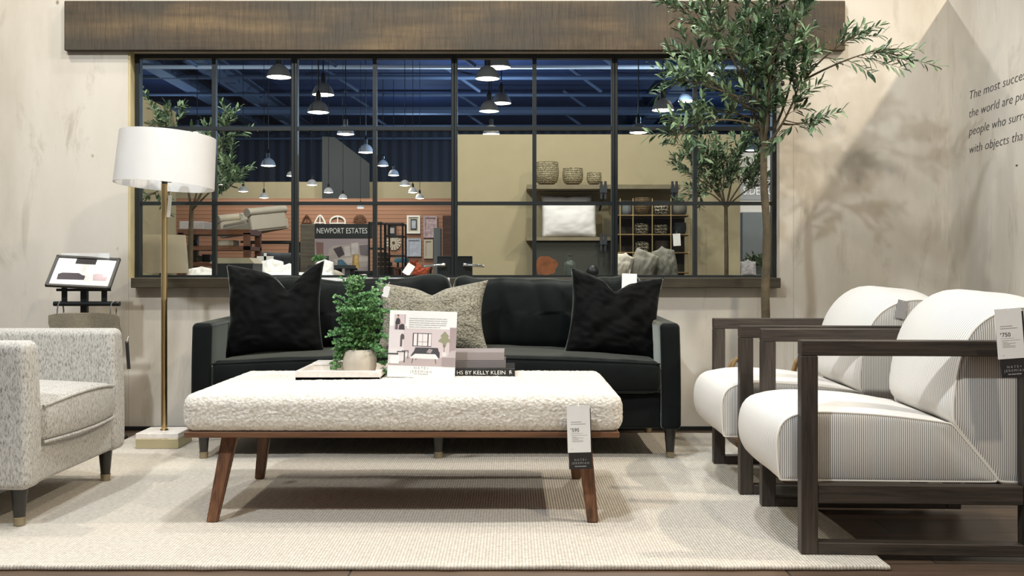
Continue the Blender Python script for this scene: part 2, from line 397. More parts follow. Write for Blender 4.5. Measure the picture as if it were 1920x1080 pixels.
def copy_tree(o, parent=None):
    c = o.copy(); COL.objects.link(c)
    if parent: c.parent = parent
    for ch in list(o.children): copy_tree(ch, c)
    return c
def N3(p, s): return noise.noise(Vector(p)*s)

# ================================================================== the room
YW = 5.63                                    # face of the back wall
XR = (1777-960)/346.4                        # face of the right wall
OX0, OX1, OZ0, OZ1 = -2.079, 1.449, 0.823, 2.052
struct(obj('floor', box(BM(), -18, 16, -3, 42, -0.1, 0), M_FLOOR))
bm = BM(); T = 0.16; TOP = 2.335
box(bm, -6, OX0, YW, YW+T, 0, TOP); box(bm, OX1, XR+0.12, YW, YW+T, 0, TOP)
box(bm, OX0, OX1, YW, YW+T, 0, OZ0); box(bm, OX0, OX1, YW, YW+T, OZ1, TOP)
struct(obj('wall_back', bm, M_WALL))
struct(obj('wall_right', box(BM(), XR, XR+0.12, 0.6, YW, 0, TOP), M_WALL))
struct(obj('baseboard_back', box(BM(), -6, XR, YW-0.008, YW, 0, 0.022), M_BLK))
bm = BM(); box(bm, -2.408, 1.792, YW-0.04, YW, 2.0485, 2.316, 0.004, 1)
struct(obj('trim_header', bm, M_BEAM), 'rough sawn brown wooden header beam above the window')
bm = BM(); box(bm, (245-960)/351, (1464-960)/351, YW-0.075, YW+0.05, 0.772, 0.826, 0.003, 1)
struct(obj('trim_sill', bm, M_SILL))
bm = BM(); box(bm, OX0, OX0+0.012, YW+0.004, YW+T, OZ0, OZ1); struct(obj('trim_jamb', bm, M_JAMB))
# wall lettering
lines = ['The most successful homes in', 'the world are put together by', 'people who surround themselves', 'with objects that have meaning']
vis = ['The most successf', 'the world are put t', 'people who surrou', 'with objects that h']
wq = thing('wall_quote', 'dark slanted lettering of a quote on the right-hand concrete wall', 'lettering', (XR-0.001, 5.37, 1.70))
def text_span(body):
    cu = bpy.data.curves.new('t', 'FONT'); cu.body = body; cu.size = 0.064; cu.shear = 0.2; cu.offset = -0.0012
    tmp = bpy.data.objects.new('t', cu); COL.objects.link(tmp)
    me = bpy.data.meshes.new_from_object(tmp.evaluated_get(bpy.context.evaluated_depsgraph_get()))
    xs = [v.co.x for v in me.vertices]; bpy.data.objects.remove(tmp); bpy.data.curves.remove(cu); bpy.data.meshes.remove(me)
    return min(xs), max(xs)
for i, tx in enumerate(vis):
    ln = bpy.data.objects.new('text_line', None); COL.objects.link(ln); ln.parent = wq; ln.location = (0, 0, 0.045-0.0925*i); ln.rotation_euler = (R(90), 0, R(-90))
    x0, x1 = text_span(tx); k = 0.655/(x1-x0); pre = ''
    for wd in tx.split(' '):
        pre = (pre+' '+wd).strip(); a, b = text_span(wd); dx = text_span(pre)[1]-b
        lettering('word', wd, 0.064, M_INK, ln, (dx*k, 0, 0), (0, 0, 0), shear=0.2, width=(b-a)*k, offset=-0.0012)
lettering('text_line', '-', 0.07, M_INK, wq, (0, -0.50, -0.36), (R(90), 0, R(-90)))

# windows: four steel casements, each of 2 x 3 panes
YF = YW+0.085
def wx(u): return (u-960)*YF/F
def wz(v): return HC-(v-HV)*YF/F
edges = [(247, 553), (553, 852), (852, 1152), (1152, 1460)]; mids = [402, 703, 1002, 1303]
for i, ((u0, u1), um) in enumerate(zip(edges, mids)):
    w = bpy.data.objects.new('window_%d' % (i+1), None); COL.objects.link(w); struct(w)
    x0, x1 = max(wx(u0), OX0+0.012), min(wx(u1), OX1); z0, z1 = OZ0+0.003, OZ1
    fl = 0.028 if i == 0 else 0.017; fr = 0.024 if i == 3 else 0.017
    bm = BM()
    box(bm, x0, x0+fl, YF-0.02, YF+0.03, z0, z1, 0.003, 1); box(bm, x1-fr, x1, YF-0.02, YF+0.03, z0, z1, 0.003, 1)
    box(bm, x0, x1, YF-0.019, YF+0.029, z1-0.024, z1); box(bm, x0, x1, YF-0.019, YF+0.029, z0, z0+0.014)
    obj('window_frame', bm, M_FRAME, w)
    xm = wx(um); bm = BM(); box(bm, xm-0.011, xm+0.011, YF-0.012, YF+0.022, z0, z1); obj('muntin', bm, M_FRAME, w)
    for v in (241, 381.5):
        zz = wz(v); bm = BM(); box(bm, x0, x1, YF-0.013, YF+0.021, zz-0.0095, zz+0.0095); obj('muntin', bm, M_FRAME, w)
    bm = BM(); quads(bm, [(x0+0.005, YF, z0+0.004), (x1-0.005, YF, z0+0.004), (x1-0.005, YF, z1-0.004), (x0+0.005, YF, z1-0.004)], [(0, 1, 2, 3)])
    obj('glass_pane', bm, M_GLASS, w)
for (ua, ub) in ((598, 699), (711, 843)):
    bm = BM(); Yp = YW-0.085; box(bm, (ua-960)*Yp/F, (ub-960)*Yp/F, Yp, Yp+0.009, 0.795, 0.827)
    tag(obj('paper_strip', bm, M_PAPER), ('white paper strip on the sill behind the fern' if ua < 650 else 'white paper strip on the sill behind the grey textured pillow'), 'paper strip', 'paper strips on the window sill')

# ================================================================== rug
RX0, RX1, RY0, RY1 = -1.95, 1.088, 2.985, 5.44
def rugfn(q, p):
    z = p.z
    e = 0.004*N3((p.x*3, p.y*3, 1), 1)
    return Vector((p.x + (0.006*N3((p.x, p.y*4, 0), 2.5) if abs(q[0]) > 0.99 else 0), p.y + (0.008*N3((p.x*4, p.y, 0), 2.5) if abs(q[1]) > 0.99 else 0), z + e*(z > 0)))
bm = BM(); softbox(bm, ((RX0+RX1)/2, (RY0+RY1)/2, 0.0085), (RX1-RX0, RY1-RY0, 0.016), 0.007, (60, 40, 1), rugfn)
rug = tag(obj('area_rug', bm, M_RUG, None, True), 'large beige ribbed wool rug under the seating group', 'rug')
ZR = 0.0165

# ================================================================== sofa
def tapered_leg(h, rt, rb, tip, name, mat, parent, loc, ferr, splay=(0, 0)):
    bm = BM(); tube(bm, [(0, 0, 0), (splay[0], splay[1], h*(1-tip)), (splay[0]*1.2, splay[1]*1.2, h)], [rb, rb+(rt-rb)*(1-tip), rt], 20)
    l = obj(name, bm, mat, parent, True); l.location = loc
    if ferr:
        bm = BM(); lathe(bm, [(0, -0.0005), (rb+0.003, -0.0005), (rb+0.003, 0.022), (rb+0.005, 0.023), (rb+0.005, 0.028), (rb, 0.029)], 20); f = obj('brass_ferrule', bm, M_ABRASS, l, True); f['label'] = 'antique brass tip'
    return l
SX0, SX1, SYF, SYB = -1.437, 0.757, 4.64, 5.53
SXM = (SX0+SX1)/2
sofa = thing('sofa', 'black velvet three-seat sofa with slim track arms under the window', 'sofa', (SXM, 5.08, ZR))
inv = -Vector((SXM, 5.08, ZR))
def swr(p, s, a): return a*noise.noise(Vector(p)*s)
bm = BM(); box(bm, SX0+0.085, SX1-0.085, SYF+0.03, SYB-0.02, 0.155, 0.315, 0.012, 3)
bmesh.ops.translate(bm, verts=bm.verts[:], vec=inv); obj('base', bm, M_VEL, sofa, True)
for s in (0, 1):
    xa, xb = (SX0, SX0+0.09) if s == 0 else (SX1-0.09, SX1)
    sg = -1 if s == 0 else 1
    def armfn(q, p, sg=sg):
        return p + Vector((sg*0.006*(1-q[2]**2)*0.5 - sg*0.012*(q[2]+1)/2*0.5, 0.0, 0.012*(q[1]+1)/2*(q[2] > 0)))
    bm = BM(); softbox(bm, ((xa+xb)/2, (SYF+SYB-0.03)/2-0.0, 0.39), (0.09, SYB-SYF-0.03, 0.478), 0.022, (1, 10, 6), armfn)
    bmesh.ops.translate(bm, verts=bm.verts[:], vec=inv); obj('arm', bm, M_VEL, sofa, True, sharp=60)
def backfn(q, p):
    return p + Vector((0, 0.05*(q[2]+1)/2, -0.03*abs(q[0])**6*(q[2]+1)/2))
bm = BM(); softbox(bm, (SXM, SYB-0.12, 0.455), (SX1-SX0-0.11, 0.12, 0.61), 0.05, (12, 2, 6), backfn)
bmesh.ops.translate(bm, verts=bm.verts[:], vec=inv); obj('back', bm, M_VEL, sofa, True, sharp=60)
def seatfn(q, p):
    cr = 0.032*(1-q[0]**2)*(1 if q[2] > 0 else 0.0)*((q[2]+1)/2) + 0.012*(1-q[0]**4)*(1-q[1]**2)*(q[2] > 0.5)
    bow = -0.035*(1-q[0]**2)*(1-q[1])/2
    return p + Vector((0, bow + 0.012*(1-q[2]**2)*(-1 if q[1] < 0 else 0), cr + 0.004*N3(p, 7)))
bm = BM(); softbox(bm, (SXM, SYF+0.345, 0.385), (SX1-SX0-0.182, 0.67, 0.145), 0.028, (30, 12, 3), seatfn)
bmesh.ops.translate(bm, verts=bm.verts[:], vec=inv); seat = obj('seat_cushion', bm, M_VEL, sofa, True, sharp=70)
# welts on the bench seat
for zc, nm in ((0.445, 'piping'), (0.322, 'piping')):
    pts = []
    for i in range(41):
        q = -1+2*i/40; x = SXM + q*(SX1-SX0-0.19)/2
        cr = 0.032*(1-q*q) if zc > 0.4 else 0
        y = SYF+0.006-0.035*(1-q*q)*(1.0)
        pts.append(Vector((x, y+0.004, zc+cr)) + inv)
    bm = BM(); tube(bm, pts, 0.0045, 8); obj(nm, bm, M_VEL, seat, True)
# back cushions with wrinkles
def mk_backcush(x0, x1, seed):
    def fn(q, p):
        fade = 1-abs(q[2])**3
        wr = 0.016*noise.noise(Vector((p.x*9+p.z*2+seed, p.z*1.2, seed))) + 0.015*noise.noise(Vector((p.x*20+p.z*5, p.z*1.6+seed, 3)))*(0.4+0.6*(q[2]+1)/2)
        bul = 0.05*(1-q[0]**2)*(1-q[2]**2)
        top = 0.02*noise.noise(Vector((p.x*4.5+seed, 0, 0)))*(q[2]+1)/2 + 0.018*abs(q[0])**3*(q[2] > 0)
        front = q[1] < 0
        return p + Vector((0.008*noise.noise(Vector((p.z*6, seed, 0))), (-bul-wr*1.5 if front else 0.01*(1-q[0]**2)), top - 0.012*(1-q[0]**2)*(q[2] > 0)))
    bm = BM(); softbox(bm, ((x0+x1)/2, 5.255, 0.632), (x1-x0, 0.19, 0.40), 0.075, (44, 2, 20), fn, Matrix.Rotation(R(-9), 4, 'X'))
    bmesh.ops.translate(bm, verts=bm.verts[:], vec=inv); return obj('back_cushion', bm, M_VEL, sofa, True, sharp=0)
mk_backcush(SX0+0.1, SXM+0.035, 1.7); mk_backcush(SXM+0.045, SX1-0.1, 6.1)
for (x, y) in ((-1.396, 4.71), (-0.333, 4.71), (0.716, 4.71), (-1.396, 5.46), (0.716, 5.46)):
    tapered_leg(0.15, 0.028, 0.016, 0.05, 'leg', M_LEGDK, sofa, (x-SXM, y-5.08, 0), True)

# ------------------------------------------------------------------ pillows
def pillow(w, h, t, dent, seed, wr=0.006, n=34, pinch=0.10, a0=0.0):
    bm = BM(); g = {}
    def P(i, j, s):
        a = -1+2*i/n; b = -1+2*j/n
        a = math.copysign(abs(a)**0.85, a); b = math.copysign(abs(b)**0.85, b)
        x = w/2*a*(1-pinch*(1-b*b)*abs(a)); z = h/2*b*(1-pinch*(1-a*a)*abs(b))
        k = max(0, (1-a*a)*(1-b*b))**0.42
        dn = (math.exp(-abs(a-a0)/0.36)*0.75+math.exp(-((a-a0)/0.2)**2)*0.25)*((b+1)/2)**3.0*(1-abs(a)**4)
        z -= dent*dn*(0.4+0.6*abs(b)) if b > -0.2 else 0
        y = -s*t/2*k*(1-0.55*dn)
        fold = math.exp(-((abs(a-a0)-0.26)/0.13)**2)*math.exp(-((b-0.55)/0.35)**2)
        y -= s*0.016*fold*(dent > 0)
        e = min(1, 6*k)
        y += s*e*(wr*noise.noise(Vector((a*3+seed, b*3, s)))*2 + wr*noise.noise(Vector((a*7+b*3, b*9+seed, s*2))))
        return (x, y, z)
    for s in (1, -1):
        for i in range(n+1):
            for j in range(n+1):
                if i in (0, n) or j in (0, n):
                    if (i, j) not in g: g[(i, j)] = bm.verts.new(P(i, j, 0))
                    g[(i, j, s)] = g[(i, j)]
                else: g[(i, j, s)] = bm.verts.new(P(i, j, s))
        for i in range(n):
            for j in range(n):
                bm.faces.new((g[(i, j, s)], g[(i+1, j, s)], g[(i+1, j+1, s)], g[(i, j+1, s)]))
    return bm
def place(o, loc, rx=0, ry=0, rz=0):
    o.location = loc; o.rotation_euler = (R(rx), R(ry), R(rz)); return o
place(tag(obj('throw_pillow', pillow(0.475, 0.46, 0.17, 0.15, 2.0, 0.007, 44, 0.10, 0.3), M_VELP, None, True, sharp=0), 'black velvet throw pillow with a deep top dent at the sofa left arm', 'pillow', 'throw pillows on the sofa'),
      (-1.13, 4.955, 0.682), -14, -2.5, 0)
place(tag(obj('throw_pillow', pillow(0.455, 0.425, 0.17, 0.09, 5.0, 0.008, 44, 0.10, -0.05), M_VELP, None, True, sharp=0), 'black velvet throw pillow tilted at the sofa right arm', 'pillow', 'throw pillows on the sofa'),
      (0.488, 4.955, 0.652), -14, 6.5, 4)
place(tag(obj('throw_pillow', pillow(0.535, 0.35, 0.15, 0.05, 9.0, 0.004, 46, 0.13), M_GBOUC, None, True, sharp=0), 'sage grey nubby lumbar pillow in the middle of the sofa', 'pillow', 'throw pillows on the sofa'),
      (-0.378, 4.925, 0.645), -14, -1, 0)
def swing_tag(name, label, u0, u1, v0, v1, Y, ry=0, rx=0, mat=None):
    a, b = pt(u0, v0, Y), pt(u1, v1, Y); c = (a+b)/2; w = (b.x-a.x); h = (a.z-b.z)
    t = thing(name, label, 'tag', c, group='price tags'); t.rotation_euler = (R(rx), R(ry), 0)
    bm = BM(); box(bm, -w/2, w/2, -0.0006, 0.0006, -h/2, h/2); obj('card', bm, mat or M_PAPER, t)
    bm = BM(); tube(bm, [(0, -0.001, h/2-0.006), (0.002, 0.004, h/2+0.012), (0.004, 0.012, h/2+0.02)], 0.0008, 6); obj('loop', bm, M_PAPER, t)
    return t
swing_tag('hang_tag', 'white hang tag on the corner of the grey nubby pillow', 718, 730, 536, 557, 4.80, 14)
swing_tag('hang_tag', 'white hang tag above the black pillow at the sofa right arm', 1166, 1194, 513, 541, 4.96, 2, -6)

# ================================================================== ottoman
OXA, OXB, OYA, OYB = -1.108, 0.373, 3.475, 4.325
otto = thing('bench_ottoman', 'cream nubby bench ottoman with splayed walnut legs on the rug', 'ottoman', ((OXA+OXB)/2, (OYA+OYB)/2, ZR))
inv = -Vector(((OXA+OXB)/2, (OYA+OYB)/2, ZR))
def ofn(q, p):
    n = 0.0024*noise.noise(p*95) + 0.0020*noise.noise(p*170)
    d = Vector(q); d = Vector((d.x**5, d.y**5, d.z**5)); d = d.normalized() if d.length > 0 else d
    return p + d*n + Vector((0, 0, 0.010*(1-q[0]**2)*(1-q[1]**2)*(q[2] > 0.9)))
bm = BM(); softbox(bm, (0, 0, 0.3845+inv.z), (OXB-OXA, OYB-OYA, 0.131), 0.042, (260, 150, 18), ofn)
cush = obj('cushion', bm, M_BOUC, otto, True, sharp=0)
bm = BM(); box(bm, OXA+0.008+inv.x, OXB-0.012+inv.x, OYA+0.012+inv.y, OYB-0.012+inv.y, 0.302+inv.z, 0.322+inv.z, 0.003, 1); obj('wood_rail', bm, M_WALNUTX, otto)
def oleg(xt, xb, yt, yb):
    bm = BM(); zt = 0.304+inv.z; a, b = 0.026, 0.0185
    vs = []
    for (x, y, z, k) in ((xb, yb, 0, b), (xt, yt, zt, a)):
        vs += [(x-k+inv.x, y-k*0.7+inv.y, z), (x+k+inv.x, y-k*0.7+inv.y, z), (x+k+inv.x, y+k*0.7+inv.y, z), (x-k+inv.x, y+k*0.7+inv.y, z)]
    quads(bm, vs, [(0, 3, 2, 1), (4, 5, 6, 7), (0, 1, 5, 4), (1, 2, 6, 5), (2, 3, 7, 6), (3, 0, 4, 7)])
    bmesh.ops.bevel(bm, geom=bm.edges[:], offset=0.004, segments=2, affect='EDGES'); obj('leg', bm, M_WALNUT, otto, True)
oleg(-0.963, -1.008, 3.56, 3.50); oleg(0.243, 0.272, 3.56, 3.50); oleg(-0.985, -1.026, 4.19, 4.23); oleg(0.235, 0.262, 4.19, 4.23)
ZT = 0.4505+0.0035                                   # top of the ottoman

# ---- marble tray, box, fern pot
tx0, tx1, ty0, ty1 = -0.805, -0.489, 3.86, 4.20
tz = ZT+0.0010
tray = thing('marble_tray', 'white marble tray on the left half of the ottoman', 'tray', ((tx0+tx1)/2, (ty0+ty1)/2, tz))
w, d = (tx1-tx0)/2, (ty1-ty0)/2; bm = BM(); box(bm, -w, w, -d, d, 0, 0.012)
obj('base', bm, M_MARB, tray)
for a in ((-w, w, -d, -d+0.014), (-w, w, d-0.014, d), (-w, -w+0.014, -d+0.014, d-0.014), (w-0.014, w, -d+0.014, d-0.014)):
    bm = BM(); box(bm, *a, 0, 0.036, 0.0015, 1); obj('rim', bm, M_MARB, tray)
bx = thing('marble_box', 'small lidded white marble box inside the tray', 'box', (-0.705, 4.06, tz+0.013))
bm = BM(); box(bm, -0.062, 0.062, -0.06, 0.06, 0, 0.03, 0.002, 1); obj('body', bm, M_MARB, bx)
bm = BM(); box(bm, -0.064, 0.064, -0.062, 0.062, 0.0305, 0.041, 0.002, 1); obj('lid', bm, M_MARB, bx)
fern = thing('potted_fern', 'bushy green maidenhair fern in a beige ceramic pot on the tray', 'plant', (-0.583, 3.985, tz+0.013))
bm = BM(); lathe(bm, [(0, 0), (0.050, 0), (0.058, 0.006), (0.0635, 0.03), (0.0640, 0.055), (0.060, 0.078), (0.053, 0.092), (0.050, 0.094), (0.047, 0.091), (0.047, 0.075), (0, 0.075)], 40)
obj('pot', bm, M_POT, fern, True)
bl, bs = BM(), BM(); rnd = random.Random(11)
def leaflet(bm, p, d, up, L, wd):
    d = d.normalized(); s = d.cross(up); s = s.normalized() if s.length > 1e-4 else d.orthogonal().normalized(); nrm = s.cross(d)
    v = [p, p + d*L*0.45 + s*wd*0.5 + nrm*L*0.06, p + d*L*0.9 + s*wd*0.42, p + d*L, p + d*L*0.9 - s*wd*0.42, p + d*L*0.45 - s*wd*0.5 + nrm*L*0.06]
    vs = [bm.verts.new(x) for x in v]; bm.faces.new(vs)
for k in range(74):
    az = rnd.uniform(0, 2*math.pi); out = rnd.uniform(0.03, 0.125); hgt = rnd.uniform(0.05, 0.22)*(1.0 - 0.25*(out > 0.1))
    if k < 14: az, out, hgt = rnd.gauss(math.pi*(k % 3 > 0), 0.3), rnd.uniform(0.075, 0.12), rnd.uniform(-0.09, 0.03)
    if math.sin(az) < -0.6: hgt += 0.07
    if k in (20, 21, 22): az, out, hgt = 0.3, 0.095-0.012*(k-20), 0.275-0.03*(k-20)
    p0 = Vector((rnd.uniform(-0.025, 0.025), rnd.uniform(-0.025, 0.025), 0.07))
    p1 = p0 + Vector((math.cos(az)*out*0.45, math.sin(az)*out*0.45, abs(hgt)*0.75+0.06)); p2 = Vector((math.cos(az)*out, math.sin(az)*out, 0.09+hgt))
    pts = [(p0*(1-t)**2 + p1*2*t*(1-t) + p2*t*t) for t in [i/9 for i in range(10)]]
    tube(bs, pts, [0.0012*(1-i/12) for i in range(10)], 4, False)
    for i in range(2, 10):
        T0 = (pts[i]-pts[i-1]).normalized(); sd = T0.cross(Vector((0, 0, 1)))
        sd = sd.normalized() if sd.length > 1e-3 else Vector((1, 0, 0))
        for sg in (-1, 1):
            L = rnd.uniform(0.016, 0.034)*(1.1-0.06*i); q0 = pts[i]; q1 = q0 + (sd*sg + T0*0.6 + Vector((0, 0, rnd.uniform(-0.5, 0.3)))).normalized()*L
            tube(bs, [q0, q1], 0.0006, 3, False)
            for f in (0.45, 0.7, 1.0):
                for s2 in (-1, 1):
                    dd = (T0*rnd.uniform(0.2, 1) + sd*sg*0.5 + Vector((rnd.uniform(-1, 1), rnd.uniform(-1, 1), rnd.uniform(-.7, .7)))).normalized()
                    leaflet(bl, q0.lerp(q1, f), dd, Vector((rnd.uniform(-.5, .5), -0.8, 0.6)), rnd.uniform(0.007, 0.011), rnd.uniform(0.007, 0.0105))
obj('fronds', bl, M_FERN, fern, False, False); obj('stems', bs, M_FSTEM, fern, False, False)

# ---- sign card on the ottoman
cd = thing('sign_card', 'square white acrylic sign card leaning on the ottoman beside the fern', 'sign', (-0.343, 3.915, ZT+0.006)); cd.rotation_euler = (R(-7), R(1.6), R(-2))
cw, ch = 0.1275, 0.252
bm = BM(); box(bm, -cw, cw, -0.002, 0.002, 0, ch); obj('panel', bm, M_PAPER, cd)
bm = BM(); box(bm, -cw*0.8, cw*0.8, 0.002, 0.06, 0.0, 0.003); box(bm, -cw*0.8, cw*0.8, 0.056, 0.059, 0.0, 0.03); obj('stand_foot', bm, M_PAPER, cd)
def flat(nm, mat, x0, x1, z0, z1, lay, poly=None, parent=None):
    """flat printed patch on the card; x 0..1 left to right, z 0..1 top to bottom"""
    bm = BM(); y = -0.0021-0.00025*lay
    P = poly or [(x0, z1), (x1, z1), (x1, z0), (x0, z0)]
    vs = [bm.verts.new((-cw+2*cw*x, y, ch*(1-z))) for x, z in P]; bm.faces.new(vs)
    return obj(nm, bm, mat, parent, recalc=False)
def C(n, rgb): return plain('print_'+n, rgb, 0.6)
pic = flat('room_picture', C('pinkwall', (214, 200, 200)), 0.0, 1.0, 0.235, 0.825, 1, parent=cd)
flat('print_area', C('floor', (188, 172, 170)), 0, 1, 0.70, 0.825, 2, parent=pic)
flat('print_area', C('sidewall', (226, 216, 216)), 0, 0.22, 0.235, 0.72, 2, parent=pic)
flat('print_area', C('drape', (170, 152, 152)), 0.905, 1.0, 0.245, 0.66, 2, parent=pic)
flat('print_area', C('ink', (58, 54, 56)), 0.355, 0.635, 0.335, 0.535, 2, parent=pic)
flat('print_area', C('sky', (236, 228, 226)), 0.435, 0.575, 0.345, 0.525, 3, parent=pic)
flat('print_area', C('sky', (236, 228, 226)), 0.37, 0.42, 0.345, 0.525, 3, parent=pic); flat('print_area', C('sky', (236, 228, 226)), 0.59, 0.63, 0.345, 0.525, 3, parent=pic)
for xx in (0.503,): flat('print_area', C('ink2', (140, 134, 134)), xx-0.003, xx+0.003, 0.345, 0.525, 4, parent=pic)
flat('print_area', C('ink2', (140, 134, 134)), 0.435, 0.575, 0.462, 0.468, 4, parent=pic)
arch = [(0.17, 0.545), (0.17, 0.40)] + [(0.20-0.03*math.cos(math.pi*i/8), 0.40-0.05*math.sin(math.pi*i/8)) for i in range(1, 8)] + [(0.23, 0.40), (0.23, 0.43), (0.20, 0.44), (0.20, 0.545)]
flat('print_area', C('arch', (96, 86, 84)), 0, 0, 0, 0, 3, arch[::-1], pic)
flat('print_area', C('darksofa', (70, 68, 72)), 0, 0, 0, 0, 3, [(0.34, 0.67), (0.385, 0.60), (0.40, 0.55), (0.735, 0.55), (0.75, 0.60), (0.765, 0.62), (0.765, 0.70), (0.34, 0.70)][::-1], pic)
flat('print_area', C('pill', (168, 156, 156)), 0, 0, 0, 0, 4, [(0.565, 0.62), (0.605, 0.565), (0.66, 0.58), (0.63, 0.635)][::-1], pic)
flat('print_area', C('bench', (238, 232, 230)), 0, 0, 0, 0, 4, [(0.33, 0.70), (0.40, 0.645), (0.70, 0.645), (0.745, 0.70), (0.745, 0.72), (0.33, 0.715)][::-1], pic)
for xa, xb in ((0.37, 0.355), (0.70, 0.715), (0.42, 0.412)): flat('print_area', C('ink', (58, 54, 56)), 0, 0, 0, 0, 4, [(xa-.005, 0.715), (xa+.005, 0.715), (xb+.004, 0.79 if xa != .42 else .74), (xb-.004, 0.79 if xa != .42 else .74)][::-1], pic)
flat('print_area', C('chairw', (230, 224, 222)), 0, 0, 0, 0, 3, [(0.01, 0.72), (0.03, 0.57), (0.12, 0.57), (0.14, 0.65), (0.26, 0.68), (0.25, 0.75), (0.0, 0.80)][::-1], pic)
flat('print_area', C('chairw', (230, 224, 222)), 0, 0, 0, 0, 3, [(0.15, 0.58), (0.22, 0.56), (0.25, 0.63), (0.32, 0.64), (0.31, 0.69), (0.22, 0.68)][::-1], pic)
for a in ((0.13, 0.255, 0.615, 0.628), (0.0, 0.15, 0.645, 0.665), (0.235, 0.25, 0.62, 0.78), (0.13, 0.14, 0.62, 0.66), (0.29, 0.30, 0.60, 0.72), (0.2, 0.3, 0.60, 0.61)): flat('print_area', C('ink', (58, 54, 56)), a[0], a[1], a[2], a[3], 5, parent=pic)
flat('print_area', C('tree', (150, 150, 120)), 0, 0, 0, 0, 3, [(0.83+0.09*math.cos(t)*(0.8+0.3*math.sin(5*t)), 0.42+0.11*math.sin(t)*(0.85+0.25*math.cos(4*t))) for t in [-2*math.pi*i/30 for i in range(30)]], pic)
flat('print_area', C('trunk', (120, 108, 90)), 0.823, 0.832, 0.5, 0.63, 3, parent=pic)
flat('print_area', C('pot', (226, 220, 216)), 0.80, 0.865, 0.61, 0.68, 4, parent=pic)
flat('print_area', C('armch', (196, 184, 182)), 0, 0, 0, 0, 4, [(0.80, 0.825), (0.80, 0.68), (0.88, 0.67), (0.93, 0.59), (1.0, 0.58), (1.0, 0.825)][::-1], pic)
flat('print_area', C('armch2', (164, 150, 150)), 0.80, 1.0, 0.69, 0.825, 5, parent=pic)
sq = flat('white_square', M_PAPER, 0.04, 0.165, 0.68, 0.80, 6, parent=pic)
port = flat('portrait_picture', C('portbg', (216, 200, 200)), 0.07, 0.235, 0.06, 0.29, 2, parent=cd)
flat('print_area', C('shirt', (64, 58, 60)), 0, 0, 0, 0, 3, [(0.085, 0.19), (0.10, 0.125), (0.125, 0.115), (0.15, 0.125), (0.165, 0.18), (0.15, 0.215), (0.09, 0.21)][::-1], port)
flat('print_area', C('skin', (196, 160, 146)), 0, 0, 0, 0, 4, [(0.127+0.013*math.cos(t), 0.092+0.02*math.sin(t)) for t in [-2*math.pi*i/14 for i in range(14)]], port)
flat('print_area', C('hair', (70, 58, 54)), 0.114, 0.140, 0.068, 0.082, 5, parent=port)
flat('print_area', C('jeans', (110, 92, 92)), 0.088, 0.125, 0.21, 0.29, 3, parent=port)
flat('print_area', C('shirt', (64, 58, 60)), 0, 0, 0, 0, 4, [(0.14, 0.29), (0.145, 0.225), (0.19, 0.20), (0.22, 0.215), (0.23, 0.29)][::-1], port)
flat('print_area', C('skin', (196, 160, 146)), 0, 0, 0, 0, 5, [(0.165+0.011*math.cos(t), 0.185+0.017*math.sin(t)) for t in [-2*math.pi*i/14 for i in range(14)]], port)
flat('print_area', C('drape', (170, 152, 152)), 0.225, 0.236, 0.06, 0.2, 3, parent=port)
flat('text_block', M_PAPER, 0.265, 0.90, 0.09, 0.27, 2, parent=cd)
for i in range(5):
    z = 0.118+0.032*i; e = (0.855, 0.86, 0.855, 0.845, 0.76)[i]
    x = 0.29; rr = random.Random(i)
    while x < e-0.02:
        wl = rr.uniform(0.06, 0.16); x2 = min(e, x+wl); bm = BM()
        v = [bm.verts.new((-cw+2*cw*a, -0.0031, ch*(1-b))) for a, b in ((x, z+0.005), (x2, z+0.005), (x2, z-0.005), (x, z-0.005))]; bm.faces.new(v); x = x2+0.008
        obj('print_word', bm, M_INKG, cd, recalc=False)
lettering('logo_lettering', 'NATE+', 0.0135, M_INKG, cd, (0, -0.0024, ch*0.126), (R(90), 0, 0), 'CENTER', 0.0002, space=1.5)
lettering('logo_lettering', 'JEREMIAH', 0.0135, M_INKG, cd, (0, -0.0024, ch*0.073), (R(90), 0, 0), 'CENTER', 0.0002, space=1.5)
lettering('logo_lettering', 'FOR LIVING SPACES', 0.006, M_INKG, cd, (0, -0.0024, ch*0.045), (R(90), 0, 0), 'CENTER', 0.0002)

# ---- books
M_BKG1 = plain('book_mauve_grey', (150, 140, 138), 0.6); M_BKG2 = plain('book_slate', (104, 98, 98), 0.6); M_PAGES = plain('page_block', (214, 204, 184), 0.9); M_BKB = plain('book_black', (30, 28, 26), 0.5)
def book(label, x0, x1, y0, y1, z0, h, mat):
    t = thing('book', label, 'book', ((x0+x1)/2, (y0+y1)/2, z0), group='books stacked on the ottoman'); w, d = (x1-x0)/2, (y1-y0)/2
    bm = BM(); box(bm, -w, w, -d, d, 0, 0.003); box(bm, -w, w, -d, d, h-0.003, h); box(bm, -w, w, -d-0.001, -d+0.004, 0.0, h, 0.001, 1); obj('cover', bm, mat, t)
    bm = BM(); box(bm, -w+0.004, w-0.004, -d+0.004, d-0.004, 0.003, h-0.003); obj('pages', bm, M_PAGES, t)
    return t
zb = ZT+0.005; yb = 3.99
b1 = book('black coffee-table book with lettered spine at the bottom of the stack', -0.285, 0.011, yb, yb+0.25, zb, 0.0285, M_BKB)
lt = lettering('spine_lettering', 'HS BY KELLY KLEIN', 0.021, M_PAPER, b1, (-0.076, -0.1266, 0.0062), (R(90), 0, 0), 'LEFT', 0.0003, width=0.186)
lettering('spine_mark', 'R', 0.02, M_PAPER, b1, (0.126, -0.1266, 0.006), (R(90), R(-18), 0), 'LEFT', 0.0003, shear=0.25)
book('slate grey book in the middle of the stack', -0.29, -0.024, yb+0.005, yb+0.22, zb+0.029, 0.0275, M_BKG2)
book('mauve grey thick book on top of the stack', -0.29, -0.030, yb+0.012, yb+0.21, zb+0.057, 0.034, M_BKG1)

